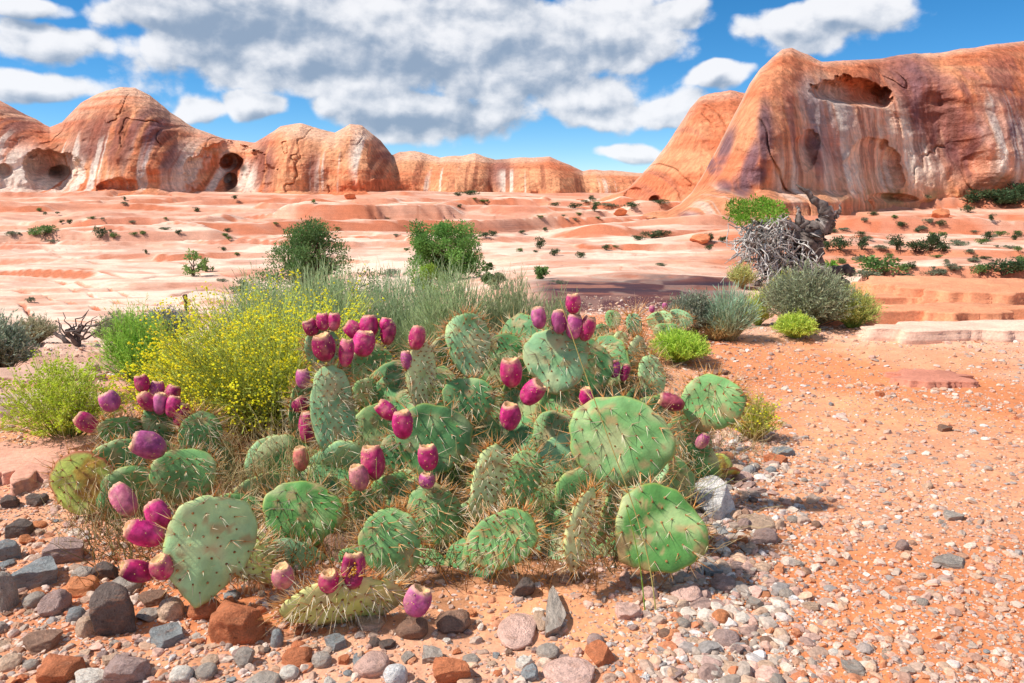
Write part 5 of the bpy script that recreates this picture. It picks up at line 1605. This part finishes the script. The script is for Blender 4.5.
for me_kind in ('angular', 'slab', 'round'):
    for i in range(7): SM.append((me_kind, stone_mesh(100 + i * 3, me_kind, 4 if me_kind != 'round' else 3)))


def get_stone(kind, r): 
    c = [m for k, m in SM if k == kind]; return c[r.randint(len(c))]


SCOL = {'charcoal': srgb(112, 98, 90), 'grey': srgb(178, 164, 150), 'slate': srgb(152, 154, 152), 'mauve': srgb(176, 148, 138), 'rust': srgb(204, 124, 84), 'orange': srgb(218, 140, 94),
        'tan': srgb(212, 178, 150), 'brown': srgb(152, 118, 98), 'pale': srgb(226, 214, 198), 'pink': srgb(226, 184, 166), 'white': srgb(234, 228, 222)}
SNAME = {'charcoal': 'charcoal', 'grey': 'grey', 'slate': 'blue-grey', 'mauve': 'purplish-grey', 'rust': 'rust-red', 'orange': 'orange', 'tan': 'tan', 'brown': 'brown', 'pale': 'pale cream', 'pink': 'pinkish', 'white': 'whitish'}
placed = []


def stone(px, py, w, h, colr, kind, label, group=None, yaw=None, tilt=0, sink=.32, name='stone'):
    """centre pixel and size as seen; the stone rests on the ground under it"""
    r = np.random.RandomState(int(px * 7 + py * 13))
    g = hit(px, py + h * .18)
    k = g.y / F
    W_ = w * k / 2
    dep = math.sin(math.atan2(CH - g.z, g.y))           # foreshortening of depth
    Dp = min(W_ * .95, h * k * .55 / max(dep, .15))
    Hh = max((h * k - Dp * dep) / 1.35, h * k * .2)
    if (px, py) in ((554, 610), (518, 627), (540, 618)):      # lying lengthwise, half sunk
        Dp = h * k * .46 / dep; Hh = h * k * .16; g.y += h * k * .1
    o = link(name, get_stone(kind, r))
    o.color = (*np.clip(SCOL[colr] * r.uniform(.88, 1.12), 0, 1), 1)
    o.scale = (W_, Dp, Hh)
    o.rotation_euler = (r.normal() * .08, math.radians(tilt), (yaw if yaw is not None else 0) * math.pi / 180 + r.normal() * .1)
    z0 = float(ground_h(g.x, g.y))
    o.location = (g.x, g.y, z0 + Hh * (1 - sink * 2))
    tag(o, label, 'stone' if w < 46 else 'rock', group)
    placed.append((g.x, g.y, max(W_, Dp)))
    return o


H = [
    (117, 616, 50, 66, 'charcoal', 'angular', 'largest charcoal stone at the lower left, with a rough pitted top'),
    (53, 603, 38, 34, 'mauve', 'angular', 'blocky mauve stone with a dark front, left of the largest charcoal stone'),
    (81, 587, 36, 20, 'orange', 'slab', 'flat orange stone above the blocky mauve stone'),
    (38, 575, 52, 30, 'slate', 'slab', 'jagged blue-grey rock with a hollow edge at the far left'),
    (11, 552, 26, 26, 'slate', 'angular', 'blue-grey faceted stone near the left edge, above the jagged rock'),
    (3, 598, 30, 50, 'grey', 'angular', 'mossy grey rock cut by the left edge of the photo'),
    (66, 552, 46, 26, 'mauve', 'slab', 'long purplish-grey slab sloping under the rotting yellow pad'),
    (22, 530, 28, 18, 'charcoal', 'slab', 'flat charcoal stone second up the left edge pile'),
    (12, 503, 20, 16, 'charcoal', 'angular', 'dark angular stone at the top of the left edge pile'),
    (36, 500, 24, 12, 'charcoal', 'slab', 'thin dark stone left of the rotting yellow pad'),
    (240, 624, 58, 56, 'rust', 'angular', 'big rust-red rock with smooth faces below the large pale pad'),
    (203, 609, 34, 25, 'rust', 'round', 'rounded rust-red stone touching the bottom of the large pale pad'),
    (172, 611, 28, 27, 'tan', 'round', 'tan-brown rounded stone right of the largest charcoal stone'),
    (170, 636, 48, 22, 'slate', 'slab', 'long blue-grey slab lying left of the big rust-red rock'),
    (64, 668, 48, 38, 'rust', 'angular', 'rust-red rock at the lower left corner'),
    (130, 669, 48, 38, 'mauve', 'angular', 'purplish-grey rock below the largest charcoal stone'),
    (90, 678, 36, 22, 'pale', 'angular', 'cream rock between the lower left rust-red and purplish-grey rocks'),
    (42, 642, 38, 22, 'brown', 'slab', 'flat brown stone above the lower left rust-red rock'),
    (87, 630, 22, 26, 'tan', 'round', 'tan stone leaning on the left of the largest charcoal stone'),
    (122, 586, 40, 22, 'grey', 'round', 'grey stone tucked behind the largest charcoal stone'),
    (108, 573, 28, 24, 'charcoal', 'angular', 'dark bluish stone left of the two lowest left fruits'),
    (84, 573, 24, 15, 'grey', 'round', 'small grey stone left of the dark bluish one'),
    (181, 674, 26, 20, 'pale', 'round', 'cream pebble with a brown side at the bottom left'),
    (207, 672, 24, 18, 'grey', 'round', 'grey pebble right of the cream pebble at the bottom left'),
    (244, 660, 22, 24, 'grey', 'angular', 'grey stone right under the big rust-red rock'),
    (76, 616, 20, 18, 'slate', 'round', 'bluish stone behind the tan leaning stone'),
    (152, 600, 28, 16, 'brown', 'slab', 'brown stone between the charcoal stone and the fruits'),
    (295, 655, 38, 26, 'rust', 'angular', 'rusty stone left of centre at the bottom of the photo'),
    (289, 673, 22, 17, 'pale', 'round', 'yellowish-white pebble just below the rusty stone'),
    (262, 682, 40, 22, 'grey', 'round', 'grey stone cut by the bottom edge, left of the yellowish-white pebble'),
    (372, 665, 40, 27, 'pink', 'round', 'smooth pinkish-white cobble at the bottom'),
    (396, 675, 28, 24, 'white', 'round', 'smooth pale grey cobble beside the pinkish one'),
    (453, 670, 50, 36, 'rust', 'angular', 'orange-red pointed rock at the bottom centre'),
    (412, 628, 36, 26, 'brown', 'round', 'brown stone under the lowest violet fruit'),
    (450, 620, 44, 30, 'brown', 'angular', 'dark brown stone right of the lowest violet fruit'),
    (337, 643, 30, 17, 'slate', 'slab', 'small blue-grey slab in the sand below the flat-lying pad'),
    (277, 641, 14, 22, 'slate', 'round', 'narrow greenish stone right of the big rust-red rock'),
    (432, 655, 28, 16, 'grey', 'slab', 'grey-brown chip left above the orange-red pointed rock'),
    (368, 622, 34, 15, 'tan', 'slab', 'flat tan stone just below the flat-lying pad'),
    (322, 660, 22, 18, 'grey', 'round', 'grey pebble right of the rusty stone'),
    (554, 610, 26, 52, 'grey', 'slab', 'long grey stone lying lengthwise below the edge-on pad'),
    (518, 627, 44, 44, 'pink', 'round', 'large pinkish-brown half-buried rock left of the long grey stone'),
    (540, 618, 14, 24, 'tan', 'round', 'narrow tan stone squeezed beside the long grey stone'),
    (523, 590, 26, 24, 'charcoal', 'angular', 'dark grey stone just under the front centre pads'),
    (602, 655, 37, 28, 'rust', 'angular', 'cube-like rust-red rock right of bottom centre'),
    (570, 671, 60, 24, 'pink', 'round', 'long smooth pinkish cobble at the bottom, left of the cube-like rock'),
    (528, 673, 22, 22, 'slate', 'angular', 'dark blue stone at the bottom left of the long pinkish cobble'),
    (548, 651, 26, 16, 'grey', 'round', 'flat grey pebble above the long pinkish cobble'),
    (628, 611, 30, 17, 'pink', 'slab', 'pink quartz chip below the big leaning pad'),
    (683, 592, 38, 22, 'pink', 'angular', 'pink and white angular rock under the big leaning pad'),
    (721, 618, 21, 17, 'orange', 'round', 'orange pebble in the gravel right of the pink chips'),
    (727, 638, 30, 20, 'mauve', 'round', 'purplish-grey cobble below the orange pebble'),
    (724, 584, 28, 18, 'mauve', 'round', 'dark purplish cobble right of the big leaning pad'),
    (711, 570, 24, 12, 'slate', 'slab', 'blue-grey slab touching the right of the big leaning pad'),
    (733, 669, 28, 14, 'tan', 'round', 'tan pebble at the bottom of the gravel on the right'),
    (665, 634, 15, 11, 'brown', 'round', 'small brown pebble centred between the pink chips'),
    (716, 504, 54, 46, 'white', 'angular', 'whitish quartz boulder right of the two big pads'),
    (757, 521, 40, 15, 'tan', 'round', 'elongated tan stone right of the quartz boulder'),
    (765, 537, 25, 18, 'mauve', 'round', 'smooth purplish-tan cobble below the elongated tan stone'),
    (778, 461, 28, 12, 'rust', 'slab', 'flat rust-red stone right of the dried fallen pad'),
    (745, 526, 16, 14, 'mauve', 'round', 'dark round pebble hugging the quartz boulder'),
    (743, 478, 20, 12, 'pink', 'round', 'pinkish pebble between the fallen pad and the quartz boulder'),
    (783, 452, 22, 10, 'slate', 'slab', 'small slate chip above the flat rust-red stone'),
    (850, 667, 28, 14, 'grey', 'slab', 'grey-brown stone alone in the sand at the lower right'),
    (902, 547, 14, 13, 'mauve', 'round', 'round purplish pebble on open sand at the right'),
    (944, 429, 16, 7, 'brown', 'slab', 'flat brown stone far out on the sand at the right'),
    (952, 516, 24, 9, 'grey', 'slab', 'flat grey stone near the right side'),
    (951, 562, 40, 12, 'grey', 'slab', 'cluster-like long grey stone at the right'),
    (720, 372, 20, 5, 'brown', 'slab', 'flat brown stone on the gravel beyond the round spiny pad'),
    (879, 395, 10, 6, 'rust', 'slab', 'small rust stone by the low red outcrop'),
    (812, 606, 24, 10, 'tan', 'slab', 'light tan chip in the gravel right of centre'),
    (392, 444, 40, 26, 'rust', 'angular', 'rust-brown rock glimpsed between the pads in the middle of the clump'),
    (140, 485, 32, 28, 'tan', 'round', 'pinkish-tan rock in the gap right of the rotting yellow pad'),
    (345, 548, 46, 30, 'brown', 'angular', 'reddish rock in the shade under the front middle pads'),
    (380, 572, 40, 20, 'rust', 'angular', 'orange-brown rock behind the torn-open fruit'),
]
for h in H: stone(h[0], h[1], h[2] * 1.04, h[3] * 1.04, h[4], h[5], h[6])
for hh in ((392, 444), (345, 548)): pass


# flat pink slab and weathered slabs at left, low outcrop at right
def slab_rock(name, label, px, py, w, h, thick, c, seed):
    g = hit(px, py); k = g.y / F
    rx = w * k / 2; ry = h * k / 2 / max(.12, (CH - g.z) / g.y) 
    r = np.random.RandomState(seed); n = 150; K = 15
    th = np.linspace(0, 2 * np.pi, n, endpoint=False)
    rad = 1 + .5 * fbm(np.cos(th) * 1.7, np.sin(th) * 1.7, seed, 5) * 2
    V = []; 
    for i, (q, z) in enumerate(((1.03, -1.5), (1.0, 0), (1.0, .28), (.972, .32), (.985, .58), (.95, .63), (.965, .92), (.95, 1.0), (.86, 1.03), (.72, 1.02), (.58, 1.06), (.45, 1.03), (.3, 1.08), (.16, 1.05), (.02, 1.03))):
        x = rx * q * rad * np.cos(th); y = ry * q * rad * np.sin(th)
        zz = thick * z + (.35 * thick * fbm((g.x + x) * 2.2, (g.y + y) * 6, seed, 5) if z > .5 else 0)
        V.append(np.stack([x, y, np.broadcast_to(zz, x.shape)], -1))
    V = np.array(V); idx = np.arange(K * n).reshape(K, n); nx = np.roll(idx, -1, 1)
    q = np.stack([idx[:-1], nx[:-1], nx[1:], idx[1:]], -1).reshape(-1, 4)
    cc = np.broadcast_to(c, (K * n, 3)) * (1 + .15 * fbm(V[..., 0] * 6, V[..., 1] * 6, seed, 3).reshape(-1, 1))
    me = make_mesh(name, V.reshape(-1, 3), [q, idx[-1][None, ::1]], cc, [M_ground])
    o = link(name, me); o.location = g + Vector((0, 0, -.01)); tag(o, label, 'rock slab')
    placed.append((g.x, g.y, min(rx, ry)))
    return o


slab_rock('rock_slab', 'flat pink sandstone slab left of the rotting yellow pad', 34, 464, 130, 58, .03, srgb(216, 158, 134), 3)
slab_rock('rock_slab', 'long pale weathered slab behind the wispy yellow-green shrub', 50, 381, 150, 18, .05, srgb(206, 170, 148), 5)
slab_rock('rock_slab', 'narrow greyish slab just above the wispy shrub', 70, 404, 110, 12, .04, srgb(196, 168, 150), 6)
for i_, (sx_, sr_, sw_, sh_, st_, lab_) in enumerate(((968, 334, 210, 12, .05, 'lowest pale smooth sandstone ledge at the right, at the edge of the gravel'), (975, 323, 220, 12, .10, 'orange sandstone ledge second from the bottom at the right edge'),
        (952, 311, 190, 12, .11, 'broad orange sandstone ledge midway up the right-hand ledges'), (985, 301, 170, 12, .12, 'cracked orange ledge with a shadowed lip near the top of the right-hand ledges'), (935, 296, 130, 10, .13, 'uppermost orange ledge right of the dead juniper roots'))):
    slab_rock('rock_ledge', lab_, sx_, sr_, sw_, sh_, st_, srgb(222, 150, 112) if i_ else srgb(230, 190, 166), 61 + i_)
slab_rock('rock_slab', 'low reddish outcrop breaking the gravel at the right', 925, 380, 74, 14, .03, srgb(206, 136, 112), 7)

for i_, (bx_, by_, bw_, bh_, lab_) in enumerate(((862, 206, 26, 12, 'angular red block fallen under the arched alcove of the right-hand cliff'), (838, 210, 16, 10, 'red block left of the one under the alcove'),
        (700, 240, 22, 8, 'low red block below the nose of the right-hand cliff'), (350, 198, 14, 6, 'small red block at the foot of the left-hand domes'), (620, 214, 14, 7, 'red block in the gap between the two cliffs'),
        (940, 216, 18, 9, 'red block on the flats below the dark trees at the right'), (782, 226, 18, 10, 'red boulder right behind the dead juniper'))):
    stone(bx_, by_, bw_, bh_, 'rust', 'angular', lab_, name='boulder')
# loose stones, each one its own object
rs = np.random.RandomState(42)
keys = ['charcoal', 'grey', 'slate', 'mauve', 'rust', 'orange', 'tan', 'brown', 'pale', 'pink', 'white']


def zone_of(px, py):
    if px < 270: return 'at the lower left below the cactus'
    if px < 560: return 'on the ground in front of the cactus'
    if px < 800: return 'in the gravel strip at the right foot of the cactus'
    return 'on the open sand at the right'


cnt = 0; tries = 0
spots = np.array([(p_[0], p_[1], p_[2]) for p_ in placed])
while cnt < 262 and tries < 6000:
    tries += 1
    z = rs.rand()
    if z < .42: px_, py_ = rs.uniform(-5, 270), rs.uniform(515, 690)
    elif z < .62: px_, py_ = rs.uniform(250, 600), rs.uniform(610, 692)
    elif z < .90: py_ = rs.uniform(440, 690); px_ = 735 + (py_ - 520) * .1 + rs.normal() * 62
    else: px_, py_ = rs.uniform(790, 1024), rs.uniform(400, 690)
    sc_ = 1.0 if px_ < 620 else .8
    Yg = CH * F / (max(py_, 400) - 185.5) * 1.0
    w_ = (8 + 16 * rs.rand() ** 2.0) * sc_ * (1.6 / max(1.2, Yg) * 1.05)
    if px_ > 800:
        w_ *= .7
        if rs.rand() < .5: continue
    Y0 = -CH / float(slope(py_)); X0 = float(ux(px_, py_)) * Y0; rw = w_ * Y0 / F / 2
    dd = np.hypot(spots[:, 0] - X0, spots[:, 1] - Y0) - (spots[:, 2] * .8 + rw * .8)
    if dd.min() < 0: continue
    cc_ = keys[rs.choice(11, p=np.array([.07, .19, .08, .13, .11, .08, .14, .07, .06, .05, .02]))] if px_ < 600 else keys[rs.choice(11, p=np.array([.03, .20, .14, .12, .05, .06, .15, .05, .10, .08, .02]))]
    kd = ['angular', 'slab', 'round'][rs.randint(3)]
    lab = f"{'small ' if w_ < 14 else 'medium '}{SNAME[cc_]} stone {zone_of(px_, py_)}"
    stone(px_, py_, w_, w_ * rs.uniform(.5, .8), cc_, kd, lab, lab.replace('stone ', 'stones '), yaw=rs.uniform(0, 180), name='loose_stone')
    spots = np.vstack([spots, [X0, Y0, rw]]); cnt += 1


def gravel():
    r = np.random.RandomState(9)
    cand = 330000
    u = r.uniform(-1.15, 1.15, cand); lY = r.uniform(0, 1, cand)
    Y = .75 * (8.5 / .75) ** lY
    px = 512 + u * F
    x = u * Y
    _r = row_of(-CH / Y); boost = 1 + .7 * np.exp(-((px - (735 + (_r - 520) * .10)) / 80.0) ** 2) * sst(400, 440, _r)
    size = .0026 * (1 / np.maximum(r.rand(cand), .002)) ** .42       # long tail
    size = np.clip(size, .0028, .014) * (1 + .16 * np.clip(Y - 1.6, 0, 5)) * boost
    row = row_of(-CH / Y)
    # density
    n = fbm(x / .35, Y / .35, 50, 3); n2 = fbm(x / 1.1, Y / 1.3, 61, 3)
    strip = np.exp(-((px - (735 + (row - 520) * .10)) / 85.0) ** 2) * sst(400, 440, row)
    dens = .30 + 1.5 * strip + .55 * sst(-.1, .4, n2) + .3 * sst(0, .4, n)
    dens += .35 * (px < 300)
    dens *= np.where(Y > 2.6, np.where(px < 330, .5, 1.0), 1)
    dens *= 1 - sst(.1, .45, -n2) * .75 * (px > 760)
    keep = r.rand(cand) < np.clip(dens, 0, 1) * .62
    keep &= (size * 2 / Y * F > 1.1)
    x, Y, size, px = x[keep], Y[keep], size[keep], px[keep]
    N = len(x); print('gravel', N)
    z = ground_h(x, Y)
    pal = .9 * np.array([SCOL[k] for k in ('grey', 'slate', 'mauve', 'tan', 'pale', 'pink', 'orange', 'rust', 'brown', 'white')])
    pr = np.array([.17, .08, .12, .18, .17, .14, .05, .04, .03, .06])
    col = pal[r.choice(10, N, p=pr / pr.sum())] * r.uniform(.75, 1.12, (N, 1)); kd_ = r.uniform(.15, .55, (N, 1)) * (1 - .7 * strip[keep][:, None]); col = col * (1 - kd_) + srgb(216, 160, 126) * kd_
    mb = MB()
    for lod, sel in ((0, size * 2 / Y * F < 4.0), (1, size * 2 / Y * F >= 4.0)):
        ids = np.where(sel)[0]
        V0, F0 = ICO[lod]
        nv = 14
        var = []
        for s in range(nv):
            q = V0.copy(); rr = np.random.RandomState(s)
            for _ in range(6):
                m = rr.normal(size=3); m /= np.linalg.norm(m); k = q @ m - rr.uniform(.5, .85); q = np.where(k[:, None] > 0, q - m * k[:, None], q)
            var.append(q * (1 + rr.normal(size=(len(q), 1)) * .06))
        var = np.array(var)
        n_ = len(ids); vv = var[r.randint(0, nv, n_)]
        sc = np.stack([size[ids] * r.uniform(.7, 1.3, n_), size[ids] * r.uniform(.6, 1.1, n_), size[ids] * r.uniform(.3, .75, n_)], -1)
        vv = vv * sc[:, None, :]
        a = r.rand(n_) * 6.28; ca, sa = np.cos(a)[:, None], np.sin(a)[:, None]
        vx = vv[..., 0] * ca - vv[..., 1] * sa; vy = vv[..., 0] * sa + vv[..., 1] * ca
        tl = r.normal(size=(n_, 1)) * .2
        vz = vv[..., 2] + vx * tl
        V = np.stack([vx + x[ids][:, None], vy + Y[ids][:, None], vz + (z[ids] + sc[:, 2] * .22)[:, None]], -1)
        mb.add(V.reshape(-1, 3), tris=(F0[None] + (np.arange(n_) * len(V0))[:, None, None]).reshape(-1, 3), col=np.repeat(col[ids], len(V0), 0))
    o = link('gravel', mb.mesh('gravel', [M_pebble], smooth=False))
    tag(o, kind='stuff'); o['label'] = 'fine mixed gravel strewn over the orange sand'; o['category'] = 'gravel'
gravel()


# ------------------------------------------------------------------ dry grass and litter tangled through the clump
def litter():
    r = np.random.RandomState(19)
    mb = MB()
    def band(n, pxr, rowr, hr, leanx, c0, c1, rad=.0009, fromY=None):
        px = r.uniform(*pxr, n); row = r.uniform(*rowr, n)
        Y = -CH / slope(row); x = ux(px, row) * Y
        z = ground_h(x, Y)
        L = r.uniform(*hr, n)
        a = r.rand(n) * 6.28; le = r.uniform(.1, .9, n)
        dx = np.cos(a) * le + leanx; dy = np.sin(a) * le - .15
        tip = np.stack([x + dx * L, Y + dy * L, z + L * np.sqrt(np.clip(1 - le ** 2 * .8, .05, 1))], -1)
        b = np.stack([x, Y, z - .005], -1)
        mid = (b + tip) / 2; mid[:, 2] += L * .12
        t = np.linspace(0, 1, 6)[None, :, None]
        p = (1 - t) ** 2 * b[:, None] + 2 * t * (1 - t) * mid[:, None] + t ** 2 * tip[:, None]
        p += r.normal(size=p.shape) * .003
        k = r.rand(n, 1)
        mb.tubes(p, np.full((n, 1), rad) * np.linspace(1, .5, 6)[None], 3, c0 * (.7 + .5 * k), c1 * (.7 + .5 * k))
    S1, S2, S3 = srgb(206, 180, 124), srgb(222, 204, 156), srgb(176, 124, 72)
    band(800, (70, 700), (440, 565), (.04, .18), 0, S3, S2, .0009)
    band(1500, (90, 690), (430, 575), (.04, .14), 0, srgb(96, 92, 56), srgb(150, 146, 90), .0010)
    band(900, (90, 660), (460, 595), (.03, .11), 0, S3, ORANGE, .0009)
    band(700, (180, 340), (420, 510), (.06, .20), .1, S1, S2, .0010)
    band(500, (240, 700), (410, 510), (.12, .32), 0, S1, S2, .0010)
    band(1200, (300, 680), (420, 530), (.08, .22), 0, srgb(150, 168, 96), srgb(190, 196, 120), .0010)
    band(260, (60, 260), (480, 560), (.04, .14), 0, S1, S2, .0008)
    band(200, (560, 720), (470, 560), (.05, .2), .1, S3, S2, .0008)
    band(260, (640, 770), (400, 470), (.04, .12), 0, S1, S2, .0009)
    o = link('dry_grass', mb.mesh('dry_grass', [M_straw]))
    tag(o, kind='stuff'); o['label'] = 'tangled dry straw and orange twigs through the cactus clump'; o['category'] = 'dry grass'
litter()


def blades():
    for (pts, lab, c) in (([(560, 300), (575, 345), (605, 430), (632, 500), (650, 560), (656, 612)], 'long straw stem crossing the largest round green pad', srgb(206, 196, 120)),
                          ([(626, 506), (634, 535), (641, 570), (645, 612)], 'green grass blade lying across the big leaning pad', srgb(140, 180, 70))):
        pts3 = np.array([P(a, b, 1.40) for a, b in pts])
        g = on_ground(pts[-1][0], 1.40)
        s = np.linspace(0, len(pts) - 1, 16)
        p = np.stack([np.interp(s, range(len(pts)), pts3[:, k]) for k in range(3)], -1)
        for _ in range(3): p[1:-1] = (p[:-2] + 2 * p[1:-1] + p[2:]) / 4
        mb = MB(); mb.tubes(p[None], np.linspace(.0007, .0013, len(p))[None], 4, c, c)
        o = link('grass_stem', mb.mesh('grass_stem', [M_straw])); tag(o, lab, 'grass stem')
blades()
